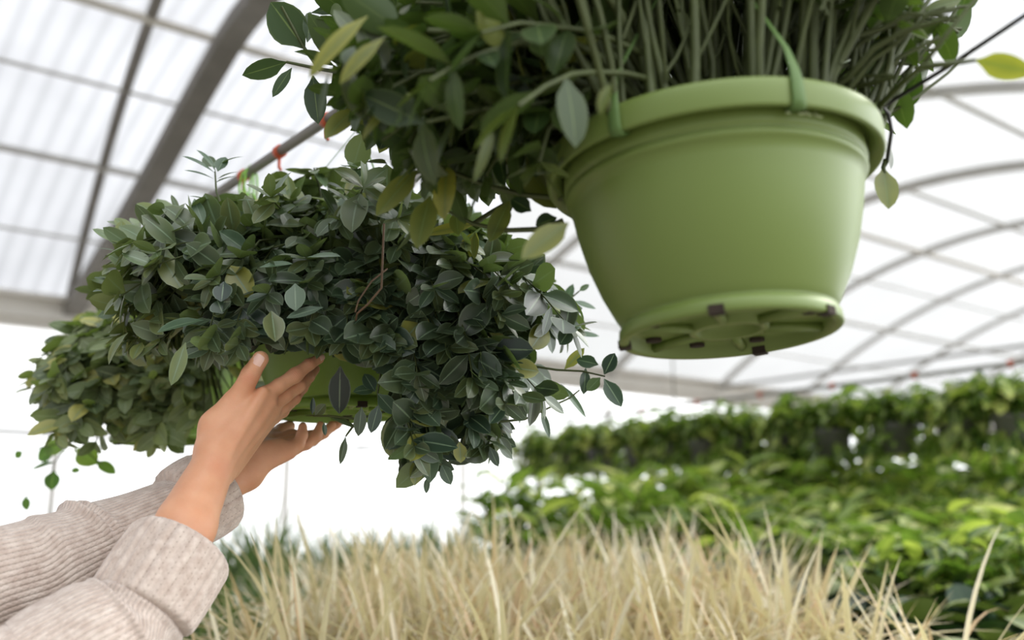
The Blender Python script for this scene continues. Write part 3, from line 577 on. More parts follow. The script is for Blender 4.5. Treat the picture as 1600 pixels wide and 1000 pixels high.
Lf, St = branches(root3, .12, tips, .045, .065, f0=.4, pitch=.025, wid=.27, yellow=.10, up=.5, outw=.8, lift=.15, tone=(.2, 1), droop=.2, ctr=cen3)
mid = np.array([l[0]+nrm(l[1])*l[3]*.5 for l in Lf]); q = projv(mid)
ok = inpoly(q, poly3, 12) & ~((np.hypot(mid[:, 0]-c3[0], mid[:, 1]-c3[1]) < .17) & (mid[:, 2] < c3[2]+.2)) & (mid[:, 1] > 1.6)
ok &= ~(inpoly(q, [(320, 560), (400, 560), (400, 700), (290, 700)]) & (NR.random(len(q)) < .95))
ok &= ~(inpoly(q, [(90, 660), (290, 670), (290, 700), (90, 700)]) & (NR.random(len(q)) < .5))
link('foliage', leafmesh('foliage_back', [l for l, k in zip(Lf, ok) if k], M['leafback']), p3)
St2 = []
for s_ in St:
    ins = inpoly(projv(s_[0]), poly3); k = next((i for i in range(2, 10) if not ins[i]), 10)
    if k >= 3: St2.append((s_[0][:k], s_[1], s_[2]))
link('stem_bundle', stemmesh('stem_bundle3', St2, M['stem']), p3)
V_ = [hero(*a) for a in [(84, 700, 60, 718, 2.1, 2.1, 30, (0, -1, .5), .2, .1, .5, 0), (110, 690, 70, 705, 2.1, 2.1, 34, (0, -1, .5), .2, .1, .9, .2), (120, 700, 150, 725, 2.1, 2.1, 36, (0, -1, .4), .2, .1, .9, .3), (85, 722, 50, 733, 2.1, 2.1, 16, (0, -.6, .8), .2, .1, .2, 0), (84, 735, 80, 765, 2.1, 2.1, 26, (0, -1, .2), .2, .1, .2, 0),
          (150, 720, 180, 740, 2.1, 2.1, 20, (0, -.8, .6), .3, .1, .6, .1), (40, 775, 42, 797, 2.1, 2.1, 14, (0, -1, .2), .2, .1, .3, 0), (35, 705, 24, 715, 2.1, 2.1, 14, (0, -1, .2), .2, .1, .5, 0), (110, 735, 125, 735, 2.1, 2.1, 10, (0, -1, .2), .2, .1, .6, 0)]]
tv = link('trailing_vine', leafmesh('trailing_vine', V_, M['vine']), p3); tv['label'] = 'bright green vine leaves hanging under the plant'
sv = stemmesh('vine_stem', [(np.array([at(*b) for b in bb]), .0015, .001) for bb in ([(120, 670, 2.05), (105, 700, 2.1), (85, 722, 2.1), (80, 745, 2.1), (60, 770, 2.1), (40, 776, 2.1)], [(120, 670, 2.05), (140, 710, 2.1), (160, 725, 2.1)], [(105, 690, 2.1), (60, 700, 2.1), (35, 705, 2.1)])], M['stem'])
link('vine_stem', sv, tv, world=False)

# green strap bundle dangling from the rail
c = on_plane_t(392, 262, RT); hb = empty('strap_bundle', (c[0], c[1], RZ-.08)); tagp(hb, 'bright green bundle of spare plastic hanger straps dangling from the dark pipe', 'hanger straps')
mb = MB()
for k in range(7):
    a = k*.9; p = np.array([c[0], c[1], RZ+.012]); r_ = .012+.004*(k % 3)
    mb.tube([p, p+np.array([cos(a)*r_, sin(a)*r_, -.02]), p+np.array([cos(a)*r_*1.3, sin(a)*r_, -.05]), p+np.array([cos(a+.6)*r_, sin(a+.6)*r_, -.085]), p+np.array([cos(a+1)*r_*.4, sin(a+1)*r_*.4, -.1])], .0022, 5)
mb.build('strap_loop', plain('bright_green_strap', (.35, .62, .12), .5, trans=.4), hb)
# ------------------------------------------------------------------ the person: arms reaching in from the left
def sdf_mesh(prims, h, pad=.012, k0=.007):
    """prims: groups [(k, [(a, b, ra, rb), ...]), ...]; the first group is the palm and forearm, the others are fingers grown out of it"""
    allp = np.array([p for _, g in prims for pr in g for p in pr[:2]]); rm = max(max(pr[2], pr[3]) for _, g in prims for pr in g)
    lo = allp.min(0)-rm-pad; hi = allp.max(0)+rm+pad; n = np.ceil((hi-lo)/h).astype(int)+1
    ax = [(lo[i]+h*np.arange(n[i])).astype(np.float32) for i in range(3)]
    X, Y, Z = np.meshgrid(*ax, indexing='ij')
    def cone(a, b, ra, rb):
        a = np.asarray(a, np.float32); b = np.asarray(b, np.float32); d = b-a; L2 = float(d@d)+1e-9
        t = np.clip(((X-a[0])*d[0]+(Y-a[1])*d[1]+(Z-a[2])*d[2])/L2, 0, 1)
        return np.sqrt((X-a[0]-t*d[0])**2+(Y-a[1]-t*d[1])**2+(Z-a[2]-t*d[2])**2)-(ra+(rb-ra)*t)
    def smin(a, b, k):
        q = np.maximum(k-np.abs(a-b), 0)/k; return np.minimum(a, b)-q*q*k*.25
    base = None; out = None
    for gi, (k, g) in enumerate(prims):
        f = None
        for pr in g:
            c = cone(*pr[:4]); f = c if f is None else smin(f, c, k)
        if gi == 0: base = f; out = f
        else: out = smin(out, smin(base, f, k0), .0012)
    S = out < 0; nx, ny, nz = S.shape
    cnt = np.zeros((nx-1, ny-1, nz-1), np.float32); acc = np.zeros((nx-1, ny-1, nz-1, 3), np.float32)
    for axis in range(3):
        sl0 = [slice(None)]*3; sl1 = [slice(None)]*3; sl0[axis] = slice(0, -1); sl1[axis] = slice(1, None)
        a, b = out[tuple(sl0)], out[tuple(sl1)]; cr = (a < 0) != (b < 0); t = np.where(cr, a/(a-b+1e-12), 0)
        o1, o2 = [q for q in range(3) if q != axis]
        for d1 in (0, 1):
            for d2 in (0, 1):
                sl = [slice(None)]*3; sh = out.shape
                sl[o1] = slice(d1, sh[o1]-1+d1); sl[o2] = slice(d2, sh[o2]-1+d2)
                c_ = cr[tuple(sl)]; cnt += c_; acc[..., axis] += np.where(c_, t[tuple(sl)], 0)
                acc[..., o1] += c_*d1; acc[..., o2] += c_*d2
    act = cnt > 0; idx = -np.ones(act.shape, np.int64); idx[act] = np.arange(act.sum())
    ii = np.argwhere(act); V = lo+h*(ii+acc[act]/cnt[act][:, None]); Q = []
    for axis in range(3):
        o1, o2 = [(1, 2), (2, 0), (0, 1)][axis]
        sl0 = [slice(None)]*3; sl1 = [slice(None)]*3; sl0[axis] = slice(0, -1); sl1[axis] = slice(1, None)
        cr = S[tuple(sl0)] != S[tuple(sl1)]; e = np.argwhere(cr); e = e[(e[:, o1] > 0) & (e[:, o2] > 0) & (e[:, o1] < S.shape[o1]-1) & (e[:, o2] < S.shape[o2]-1)]
        inside = S[tuple(e.T)]
        def g(d1, d2):
            q = e.copy(); q[:, o1] -= d1; q[:, o2] -= d2; return idx[tuple(q.T)]
        f = np.stack([g(1, 1), g(0, 1), g(0, 0), g(1, 0)], 1); f[~inside] = f[~inside][:, ::-1]; Q.append(f)
    Q = np.concatenate(Q)
    # light Laplacian smoothing
    for it in range(2):
        A = np.zeros_like(V); c = np.zeros(len(V))
        for a, b in ((0, 1), (1, 2), (2, 3), (3, 0)):
            np.add.at(A, Q[:, a], V[Q[:, b]]); np.add.at(A, Q[:, b], V[Q[:, a]]); np.add.at(c, Q[:, a], 1); np.add.at(c, Q[:, b], 1)
        V = V*.5+.5*A/c[:, None]
    return V, Q
def skinmat():
    m, N, L = newmat('skin'); o = nd(N, 'ShaderNodeOutputMaterial'); p = nd(N, 'ShaderNodeBsdfPrincipled'); L.new(p.outputs[0], o.inputs[0])
    tc = nd(N, 'ShaderNodeTexCoord'); n1 = nd(N, 'ShaderNodeTexNoise'); n1.inputs['Scale'].default_value = 28; n1.inputs['Detail'].default_value = 4
    n2 = nd(N, 'ShaderNodeTexNoise'); n2.inputs['Scale'].default_value = 420; n2.inputs['Detail'].default_value = 3
    L.new(tc.outputs['Object'], n1.inputs['Vector']); L.new(tc.outputs['Object'], n2.inputs['Vector'])
    cr = nd(N, 'ShaderNodeValToRGB'); cr.color_ramp.elements[0].position = .3; cr.color_ramp.elements[1].position = .72
    cr.color_ramp.elements[0].color = (.62, .30, .17, 1); cr.color_ramp.elements[1].color = (.70, .37, .225, 1)
    L.new(n1.outputs[0], cr.inputs[0]); L.new(cr.outputs[0], p.inputs['Base Color']); p.inputs['Roughness'].default_value = .48
    p.inputs['Specular IOR Level'].default_value = .35
    p.inputs['Subsurface Weight'].default_value = .25; p.inputs['Subsurface Radius'].default_value = (.012, .004, .002); p.inputs['Subsurface Scale'].default_value = .5
    b = nd(N, 'ShaderNodeBump'); b.inputs['Strength'].default_value = .25; b.inputs['Distance'].default_value = .0006; 
    # creases over the knuckles: fine folds across the finger, fading out round the joint
    def vm(op, a, b_):
        x = nd(N, 'ShaderNodeVectorMath', operation=op)
        for i, v in enumerate((a, b_)):
            if isinstance(v, tuple): x.inputs[i].default_value = v
            else: L.new(v, x.inputs[i])
        return x
    def mt(op, a, b_=None, cl=False):
        x = nd(N, 'ShaderNodeMath', operation=op); x.use_clamp = cl
        for i, v in enumerate((a, b_)):
            if v is None: continue
            if isinstance(v, (int, float)): x.inputs[i].default_value = v
            else: L.new(v, x.inputs[i])
        return x.outputs[0]
    tot = n2.outputs[0]; red = None
    for c, d, rad in CREASES:
        dv = vm('SUBTRACT', tc.outputs['Object'], tuple(map(float, c))); ln = nd(N, 'ShaderNodeVectorMath', operation='LENGTH'); L.new(dv.outputs[0], ln.inputs[0])
        mk = mt('SUBTRACT', 1, mt('DIVIDE', ln.outputs['Value'], rad), True)
        al = vm('DOT_PRODUCT', dv.outputs[0], tuple(map(float, nrm(d))))
        wv = mt('POWER', mt('ABSOLUTE', mt('SINE', mt('ADD', mt('MULTIPLY', al.outputs['Value'], 1500), mt('MULTIPLY', n1.outputs[0], 9)))), .5)
        tot = mt('ADD', tot, mt('MULTIPLY', mt('MULTIPLY', wv, mk), 5)); red = mk if red is None else mt('MAXIMUM', red, mk)
    mx = nd(N, 'ShaderNodeMix', data_type='RGBA'); L.new(mt('MULTIPLY', red, .6), mx.inputs[0]); L.new(cr.outputs[0], mx.inputs[6]); mx.inputs[7].default_value = (.62, .25, .15, 1); L.new(mx.outputs[2], p.inputs['Base Color'])
    L.new(tot, b.inputs['Height']); L.new(b.outputs[0], p.inputs['Normal'])
    return m
CREASES = [(at(461, 583, 1.268), at(483, 569, 1.29)-at(459, 588, 1.275), .013), (at(389, 590, 1.224), at(407, 561, 1.235)-at(388, 592, 1.235), .014), (at(484, 565, 1.283), at(499, 560, 1.30)-at(483, 569, 1.29), .008),
           (at(468, 619, 1.318), at(466, 603, 1.30)-at(421, 636, 1.266), .009), (at(340, 730, 1.19), at(345, 715, 1.2)-at(300, 800, 1.17), .02)]
def knitmat(name, ribs, rows, depth):
    """UV.x: round the sleeve in stitches, UV.y: metres along it"""
    m, N, L = newmat(name); o = nd(N, 'ShaderNodeOutputMaterial'); p = nd(N, 'ShaderNodeBsdfPrincipled'); L.new(p.outputs[0], o.inputs[0])
    uv = nd(N, 'ShaderNodeUVMap'); s = nd(N, 'ShaderNodeSeparateXYZ'); L.new(uv.outputs[0], s.inputs[0])
    def mth(op, a, b=None):
        x = nd(N, 'ShaderNodeMath', operation=op)
        for i, v in enumerate((a, b)):
            if v is None: continue
            if isinstance(v, (int, float)): x.inputs[i].default_value = v
            else: L.new(v, x.inputs[i])
        return x.outputs[0]
    tc = nd(N, 'ShaderNodeTexCoord'); nz = nd(N, 'ShaderNodeTexNoise'); nz.inputs['Scale'].default_value = 500; nz.inputs['Detail'].default_value = 4; L.new(tc.outputs['Object'], nz.inputs['Vector'])
    nb = nd(N, 'ShaderNodeTexNoise'); nb.inputs['Scale'].default_value = 90; nb.inputs['Detail'].default_value = 5; L.new(tc.outputs['Object'], nb.inputs['Vector'])
    col_ = mth('ABSOLUTE', mth('SINE', mth('MULTIPLY', s.outputs[0], pi*ribs)))
    ph = mth('MULTIPLY', mth('ABSOLUTE', mth('COSINE', mth('MULTIPLY', s.outputs[0], pi*ribs))), 1.6)
    row = mth('ABSOLUTE', mth('SINE', mth('ADD', mth('MULTIPLY', s.outputs[1], pi*rows), ph)))
    hgt = mth('ADD', mth('MULTIPLY', mth('POWER', col_, .6), mth('ADD', .72, mth('MULTIPLY', row, .28))), mth('MULTIPLY', nz.outputs[0], .35))
    b = nd(N, 'ShaderNodeBump'); b.inputs['Strength'].default_value = .8; b.inputs['Distance'].default_value = depth; L.new(hgt, b.inputs['Height']); L.new(b.outputs[0], p.inputs['Normal'])
    cr = nd(N, 'ShaderNodeValToRGB'); cr.color_ramp.elements[0].position = .32; cr.color_ramp.elements[1].position = .68
    cr.color_ramp.elements[0].color = (.47, .37, .315, 1); cr.color_ramp.elements[1].color = (.64, .545, .48, 1); L.new(nb.outputs[0], cr.inputs[0])
    hole = mth('LESS_THAN', mth('ADD', col_, mth('MULTIPLY', row, .35)), .20)
    mx = nd(N, 'ShaderNodeMix', data_type='RGBA'); L.new(mth('MULTIPLY', hole, .75), mx.inputs[0]); L.new(cr.outputs[0], mx.inputs[6]); mx.inputs[7].default_value = (.24, .17, .13, 1)
    L.new(mx.outputs[2], p.inputs['Base Color']); p.inputs['Roughness'].default_value = .95; p.inputs['Specular IOR Level'].default_value = .1
    p.inputs['Sheen Weight'].default_value = .35; p.inputs['Sheen Roughness'].default_value = .5
    return m
M['skin'] = skinmat(); M['nail'] = plain('nail', (.80, .52, .44), .25, spec=.6)
M['knit'] = knitmat('knit_wool', 64, 150, .0022); M['cuffknit'] = knitmat('ribbed_cuff_wool', 40, 150, .0014)
person = empty('person', (-1.0, 1.15, 0)); tagp(person, 'person in a chunky beige knit sweater reaching up with both hands to the hanging pot', 'person')
def J(x, y, D): return at(x, y, D)
# near (right) hand, back towards the camera, thumb up, fingers pressed on the pot
nw = J(337, 722, 1.215)
NE = J(228, 940, 1.13)                       # forearm inside the cuff
palm = [(NE, J(290, 822, 1.17), .036, .0335), (J(290, 822, 1.17), nw, .0325, .0235), (J(283, 812, 1.185), J(336, 714, 1.235), .026, .021),
        (J(338, 706, 1.215), J(411, 621, 1.25), .0215, .0125), (J(343, 712, 1.225), J(421, 636, 1.266), .021, .0125), (J(349, 722, 1.235), J(422, 650, 1.285), .019, .012), (J(354, 730, 1.24), J(412, 662, 1.30), .0165, .0115),
        (J(332, 702, 1.225), J(341, 668, 1.235), .021, .0215), (J(341, 668, 1.235), J(366, 632, 1.24), .022, .0165), (J(350, 672, 1.25), J(395, 640, 1.27), .022, .015), (J(356, 700, 1.262), J(400, 660, 1.29), .016, .015),
        # tendons and the wrist bone
        (J(352, 716, 1.203), J(412, 612, 1.238), .0035, .0045), (J(356, 724, 1.214), J(424, 630, 1.253), .0035, .0045), (J(360, 728, 1.225), J(428, 646, 1.272), .003, .004), (J(352, 741, 1.222), J(354, 744, 1.222), .009, .008)]
def finger(pts, rs, k=.004):
    g = []
    for i in range(len(pts)-1):
        g.append((pts[i], pts[i+1], rs[i], rs[i+1]))
    return (k, g)
nh = [(.009, palm),
      finger([J(366, 632, 1.24), J(388, 592, 1.235), J(392, 584, 1.235), J(407, 561, 1.235)], [.0150, .0112, .0112, .0103]),
      finger([J(411, 621, 1.25), J(436, 603, 1.262), J(459, 588, 1.275), J(463, 585, 1.277), J(483, 569.5, 1.29), J(499, 560.5, 1.302)], [.0118, .0092, .0094, .0090, .0076, .0066]),
      finger([J(421, 636, 1.266), J(444, 619, 1.283), J(466, 603, 1.30), J(482, 589, 1.328), J(492, 577, 1.348)], [.0115, .0094, .0092, .0078, .0068]),
      finger([J(422, 650, 1.285), J(441, 636, 1.30), J(459, 622, 1.318), J(472, 606, 1.345), J(480, 596, 1.365)], [.0110, .0090, .0088, .0076, .0066]),
      finger([J(412, 662, 1.30), J(428, 653, 1.315), J(442, 643, 1.332), J(454, 630, 1.355), J(462, 620, 1.37)], [.0100, .0080, .0076, .0066, .0060])]
# far (left) hand, cupped under the pot
fw = J(384, 738, 1.40)
fpalm = [(J(180, 858, 1.26), J(300, 782, 1.34), .035, .032), (J(300, 782, 1.34), fw, .031, .0235), (fw, J(398, 722, 1.42), .0235, .022),
         (J(390, 730, 1.395), J(450, 704, 1.42), .017, .0125), (J(394, 722, 1.42), J(456, 699, 1.445), .018, .0125), (J(398, 712, 1.445), J(460, 692, 1.475), .018, .0125), (J(398, 705, 1.465), J(456, 684, 1.505), .0165, .012), (J(405, 708, 1.405), J(436, 700, 1.42), .0165, .0135)]
fh = [(.010, fpalm),
      finger([J(450, 704, 1.42), J(466, 694, 1.425), J(472, 680, 1.428), J(473, 667, 1.43)], [.0110, .0088, .0078, .0066]),
      finger([J(456, 699, 1.445), J(478, 693, 1.45), J(494, 682, 1.455), J(501, 665, 1.46)], [.0112, .0092, .0082, .0066]),
      finger([J(460, 692, 1.475), J(488, 687, 1.485), J(506, 677, 1.49), J(519, 664, 1.495)], [.0112, .0090, .0078, .0064]),
      finger([J(456, 684, 1.505), J(484, 682, 1.52), J(508, 674, 1.53), J(528, 663, 1.535)], [.0110, .0090, .0078, .0064]),
      finger([J(405, 700, 1.455), J(425, 682, 1.50), J(440, 672, 1.53), J(452, 666, 1.55)], [.0150, .0115, .0105, .0092])]
# the rest of the body, outside the frame: upper arms, trunk, neck and head
sr, slf = np.array([-1.02, 1.00, 1.36]), np.array([-1.06, 1.36, 1.37])
er, el_ = J(-60, 1130, 1.03), J(-130, 945, 1.12)
V1, Q1 = sdf_mesh(nh, .0014); V2, Q2 = sdf_mesh(fh, .0016)
head = [(.03, [((-1.06, 1.19, 1.44), (-1.05, 1.19, 1.54), .055, .052), ((-1.055, 1.19, 1.62), (-1.055, 1.19, 1.66), .078, .088), ((-1.00, 1.19, 1.575), (-1.0, 1.19, 1.60), .045, .055), ((-.965, 1.19, 1.545), (-.97, 1.19, 1.55), .022, .024), ((-.945, 1.19, 1.605), (-.955, 1.19, 1.635), .010, .006),
                ((-.955, 1.175, 1.575), (-.955, 1.205, 1.575), .010, .010), ((-1.06, 1.098, 1.61), (-1.06, 1.098, 1.635), .012, .014), ((-1.06, 1.282, 1.61), (-1.06, 1.282, 1.635), .012, .014)])]
V3, Q3 = sdf_mesh(head, .006)
arms = MB(); arms.tube([J(228, 940, 1.13), er, sr, np.array([-1.06, 1.19, 1.40])], [.036, .042, .05, .05], 20); arms.tube([J(180, 858, 1.26), el_, slf, np.array([-1.06, 1.19, 1.40])], [.035, .042, .05, .05], 20)
lo = MB(); lo.tube([(-1.08, 1.19, 1.40), (-1.08, 1.19, 1.1), (-1.08, 1.19, .9)], [.08, .09, .10], 20)
lo.tube([(-1.08, 1.10, .92), (-1.07, 1.09, .5), (-1.08, 1.09, .08)], [.085, .055, .042], 16); lo.tube([(-1.08, 1.28, .92), (-1.07, 1.29, .5), (-1.08, 1.29, .08)], [.085, .055, .042], 16)
b0 = len(V1); b1 = b0+len(V2); b2 = b1+len(V3); b3 = b2+len(arms.V)
VV = list(map(tuple, V1))+list(map(tuple, V2))+list(map(tuple, V3))+arms.V+lo.V
FF = [tuple(map(int, f)) for f in Q1]+[tuple(int(i)+b0 for i in f) for f in Q2]+[tuple(int(i)+b1 for i in f) for f in Q3]+[tuple(i+b2 for i in f) for f in arms.F]+[tuple(i+b3 for i in f) for f in lo.F]
body = link('body', mesh('body', VV, FF, M['skin']), person)
def nail(c, d, n, w, l_):                     # a small curved plate, sunk at its root
    d = nrm(d); n = nrm(np.array(n)-(np.array(n)@d)*d); s = np.cross(d, n); V = []
    for i in range(7):
        v = i/6
        for j in range(7):
            u = (j-3)/3; wv = w*(1-.35*max(0, v-.6)**2/.16*.5)*(1 if v > .1 else .85)
            V.append(c+d*l_*(v-.5)*(1-.12*u*u)+s*u*wv-n*(u*u*w*.42)-n*(.0008 if v < .1 else 0)-n*(max(0, v-.7)*.0015))
    mb = MB(); mb.add(V, [(i*7+j, i*7+j+1, (i+1)*7+j+1, (i+1)*7+j) for i in range(6) for j in range(6)]); return mb
def surf(c, d, n, r):                         # point on the finger surface
    n = nrm(np.array(n)-(np.array(n)@nrm(d))*nrm(d)); return c+n*r
d = J(407, 561, 1.235)-J(392, 584, 1.235); n = (-.10, -.98, -.1); nail(surf(J(405, 565, 1.235), d, n, .0108), d, n, .0074, .0165).build('thumbnail', M['nail'], person)
d = J(499, 560.5, 1.302)-J(483, 569.5, 1.29); n = (.35, -.85, .25); nail(surf(J(499, 561, 1.302), d, n, .0069), d, n, .0050, .0105).build('fingernail', M['nail'], person)
def crease(c, d, n, r, L_=.006):
    pass
# sleeves
def sleeve(name, path, rads, mat, nseg=96, rows=60, ripple=0.0, nr=0, folds=(), closed_tip=False, squash=.9, rnd=0.0, thick=0.0, side=None):
    path = np.asarray(path, float); m = len(path); tt = np.linspace(0, 1, m); t = np.linspace(0, 1, rows)
    # smooth Catmull-like interpolation by repeated averaging
    P = np.stack([np.interp(t, tt, path[:, i]) for i in range(3)], 1); r = np.interp(t, np.linspace(0, 1, len(rads)), rads)
    for _ in range(5): P[1:-1] = (P[:-2]+2*P[1:-1]+P[2:])/4; r[1:-1] = (r[:-2]+2*r[1:-1]+r[2:])/4
    T = nrm(np.gradient(P, axis=0)); ref = np.array([0, -1., 0]) if side is None else np.array(side); V = []; U = []
    cum = np.r_[0, np.cumsum(np.linalg.norm(np.diff(P, axis=0), axis=1))]
    for i in range(rows):
        a = nrm(ref-(ref@T[i])*T[i]); b = np.cross(T[i], a)
        for k in range(nseg):
            th = 2*pi*k/nseg; R_ = r[i]*(1+ripple*abs(sin(nr*th/2)))
            for (f0, amp, wd, tilt, thc) in folds:
                x = (t[i]-f0-tilt*cos(th-thc))/wd; R_ += amp*np.exp(-x*x)
            R_ += rnd*(sin(3*th+t[i]*9)+.6*sin(5*th-t[i]*17+1)+.5*sin(2*th+t[i]*31))
            V.append(P[i]+a*cos(th)*R_*squash+b*sin(th)*R_); U.append((k/nseg, cum[i]))
    Fc = [(i*nseg+k, i*nseg+(k+1) % nseg, (i+1)*nseg+(k+1) % nseg, (i+1)*nseg+k) for i in range(rows-1) for k in range(nseg)]
    me = mesh(name, V, Fc, mat); ul = me.uv_layers.new(name='UVMap')
    for pi_, f in enumerate(Fc):
        k = (pi_ % nseg); i = pi_//nseg
        for li, (uu, ii) in enumerate(((k, i), (k+1, i), (k+1, i+1), (k, i+1))): ul.data[pi_*4+li].uv = (uu/nseg, cum[ii])
    return link(name, me, person)
def cuff(path_c, dirv, r, length, mat, nm='cuff', ribs=13, th=.007, squash=.9):
    """turned-back cuff: rounded lip, ribbed outside, closed over onto the sleeve"""
    d = nrm(dirv); c = np.asarray(path_c); prof = []
    for a in np.linspace(-pi/2, pi/2, 7): prof.append((length+cos(a)*.006, -th*.5*1.2*sin(-a)))
    prof = [(-.002, -.012), (0.0, -.004), (.002, .0015)]+[(x, .002+.002*sin(pi*x/length)) for x in np.linspace(.006, length-.006, 26)]+[(length, -.0005), (length+.003, -.004), (length+.002, -.009), (length-.006, -.013), (length-.04, -.016)]
    n = 156; ref = np.array([0, -1., 0]); a_ = nrm(ref-(ref@d)*d); b_ = np.cross(d, a_); V = []
    for x, dr in prof:
        for k in range(n):
            t = 2*pi*k/n; rr = r+dr+.0034*(abs(sin(ribs*t))**.4-1)*(1 if dr > 0 else .3)+.0035*sin(2*t+x*14)+.002*sin(5*t+1)*(1-x/length)+.004*(x/length-.4)
            V.append(c+d*x+a_*cos(t)*rr*squash+b_*sin(t)*rr)
    m = len(prof); Fc = [(i*n+k, i*n+(k+1) % n, (i+1)*n+(k+1) % n, (i+1)*n+k) for i in range(m-1) for k in range(n)]
    me = mesh(nm, V, Fc, mat); ul = me.uv_layers.new(name='UVMap')
    for pi_ in range(len(Fc)):
        k = pi_ % n; i = pi_//n
        for li, (uu, ii) in enumerate(((k, i), (k+1, i), (k+1, i+1), (k, i+1))): ul.data[pi_*4+li].uv = (uu/n, prof[ii][0])
    return me
# near sleeve
cA, cB = J(217, 957, 1.12), J(288, 850, 1.165)
dn = nrm(cB-cA)
slv = sleeve('sleeve', [sr, er*.6+sr*.4, er, J(60, 1075, 1.065), J(150, 1010, 1.09), J(198, 980, 1.11), cA+dn*.02], [.085, .08, .072, .074, .074, .068, .058, .050], M['knit'], rows=120, rnd=.0012, folds=[(.80, .004, .02, .01, .5), (.9, .003, .015, -.01, 2)])
q = link('cuff', cuff(cA, dn, .0615, np.linalg.norm(cB-cA)*.93, M['cuffknit']), person, True)
# far sleeve
fA, fB = J(283, 797, 1.325), J(330, 768, 1.36)
df = nrm(fB-fA)
sleeve('sleeve', [slf, el_*.6+slf*.4, el_, J(-20, 920, 1.165), J(70, 895, 1.20), J(150, 860, 1.245), J(220, 825, 1.285), fA+df*.01], [.085, .08, .072, .070, .066, .063, .056, .049, .043], M['knit'], rows=130, rnd=.001, folds=[(.70, .010, .012, .02, .8), (.735, .006, .01, .02, .6), (.60, .004, .03, .01, 2)])
link('cuff', cuff(fA, df, .0575, .054, M['cuffknit'], ribs=11), person, True)
tb = MB(); tb.tube([(-1.08, 1.19, 1.455), (-1.08, 1.19, 1.42), (-1.08, 1.19, 1.36), (-1.08, 1.19, 1.2), (-1.08, 1.19, 1.02), (-1.08, 1.19, .86)], [.06, .10, .165, .17, .165, .19], 32, side=(0, 1, 0), flat=.72)
tb.build('sweater_body', M['knit'], person)
lg = MB()
for y in (1.10, 1.28): lg.tube([(-1.08, y, .93), (-1.07, y, .5), (-1.08, y, .05)], [.1, .07, .058], 20)
lg.build('trousers', plain('denim', (.06, .08, .12), .9), person)
for y in (1.10, 1.28):
    s_ = MB(); s_.tube([(-1.14, y, .045), (-1.06, y, .05), (-.95, y, .035), (-.90, y, .03)], [.035, .045, .038, .025], 14, flat=.9); s_.build('shoe', M['black'], person)
hr = MB(); hr.tube([(-1.045, 1.19, 1.755), (-1.075, 1.19, 1.70), (-1.10, 1.19, 1.62), (-1.13, 1.19, 1.5), (-1.15, 1.19, 1.38)], [.07, .108, .098, .07, .03], 24, flat=1.02); hr.build('hair', plain('brown_hair', (.06, .035, .02), .5), person)

for y in (1.157, 1.223):
    e_ = MB(); e_.tube([(-.978, y, 1.625), (-.970, y, 1.625), (-.966, y, 1.625)], [.013, .011, .005], 12); e_.build('eye', M['white'], person)
    e_ = MB(); e_.tube([(-.967, y, 1.625), (-.9635, y, 1.625)], [.006, .004], 12); e_.build('iris', M['black'], person)
# ------------------------------------------------------------------ plants on benches behind
def grass_proto(name, mat, nb, Lr, wd, spread, seed, droop=1.4, tone=(0, 1), brown=.3):
    global NR
    keep = NR; NR = np.random.default_rng(seed); Lf = []
    for i in range(nb):
        th = NR.uniform(0, 2*pi); out = abs(NR.normal(0, spread)); r0 = NR.uniform(0, .045)
        D = np.array([cos(th)*out, sin(th)*out, 1.0]); L_ = NR.uniform(*Lr)*(1 if NR.random() < .8 else 1.2); b = np.array([cos(th)*r0, sin(th)*r0, .10])
        N_ = np.array([-cos(th), -sin(th), .4+out]) + rv(.25)
        Lf.append((b, D, N_, L_, wd*NR.uniform(.7, 1.3), -NR.uniform(.1, droop)*(-1), NR.uniform(.1, .5), (NR.uniform(*tone), (NR.uniform(.4, 1) if NR.random() < brown else NR.uniform(0, .2)), NR.uniform(.1, 1))))
    NR = keep
    # normals face inwards/up so that curl bends the tips outwards and down
    return leafmesh(name, Lf, mat, nv=8, shape='blade')
def potmesh(name, r, h, mat):
    mb = MB(); mb.lathe([(0, 0), (r*.75, 0), (r*.96, h*.85), (r*1.04, h*.85), (r*1.06, h), (r*.98, h), (r*.93, h*.9), (0, h*.9)], n=24); return mesh(name, mb.V, mb.F, mat)
bpot = potmesh('nursery_pot', .07, .11, M['black'])
def proto(kind, fol, pm, dz=0.0):
    e = empty(kind, (0, 0, -5)); f = link('foliage', fol, e, world=False); p = link('pot', pm, e, world=False); p.location = (0, 0, 0); f.location = (0, 0, dz); return e
def place(pr, first, loc, rz, sc, label, cat, group=None):
    o = pr if first else copy_tree(pr)
    o.location = loc; o.rotation_euler = (0, 0, rz); o.scale = (sc, sc, sc); o['label'] = label; o['category'] = cat
    if group: o['group'] = group
    return o
def bench(x0, x1, y0, y1, z, label, rz=0.0):
    b = empty('growing_bench', ((x0+x1)/2, (y0+y1)/2, 0)); tagp(b, label, 'bench'); cx, cy = (x0+x1)/2, (y0+y1)/2
    t = MB(); t.box((cx, cy, z-.02), x1-x0, y1-y0, .04); t.build('bench_top', M['bench'], b, smooth=False)
    for sx in (-1, 1):
        for sy in (-1, 1):
            l_ = MB(); l_.box((cx+sx*((x1-x0)/2-.08), cy+sy*((y1-y0)/2-.08), (z-.04)/2), .05, .05, z-.04); l_.build('leg', M['steel'], b, smooth=False)
bench(-.62, 1.5, 1.85, 3.75, .76, 'metal bench under the pale striped grasses in the foreground')
bench(.0, 1.52, 3.80, 4.25, .72, 'narrow metal bench between the pale grasses and the tall bank')
gp = [proto('striped_sedge_plant', grass_proto('grass_blades', M['grass'], 85, (.22, .47), .0078, .62, 100+i, 2.7), bpot) for i in range(4)]
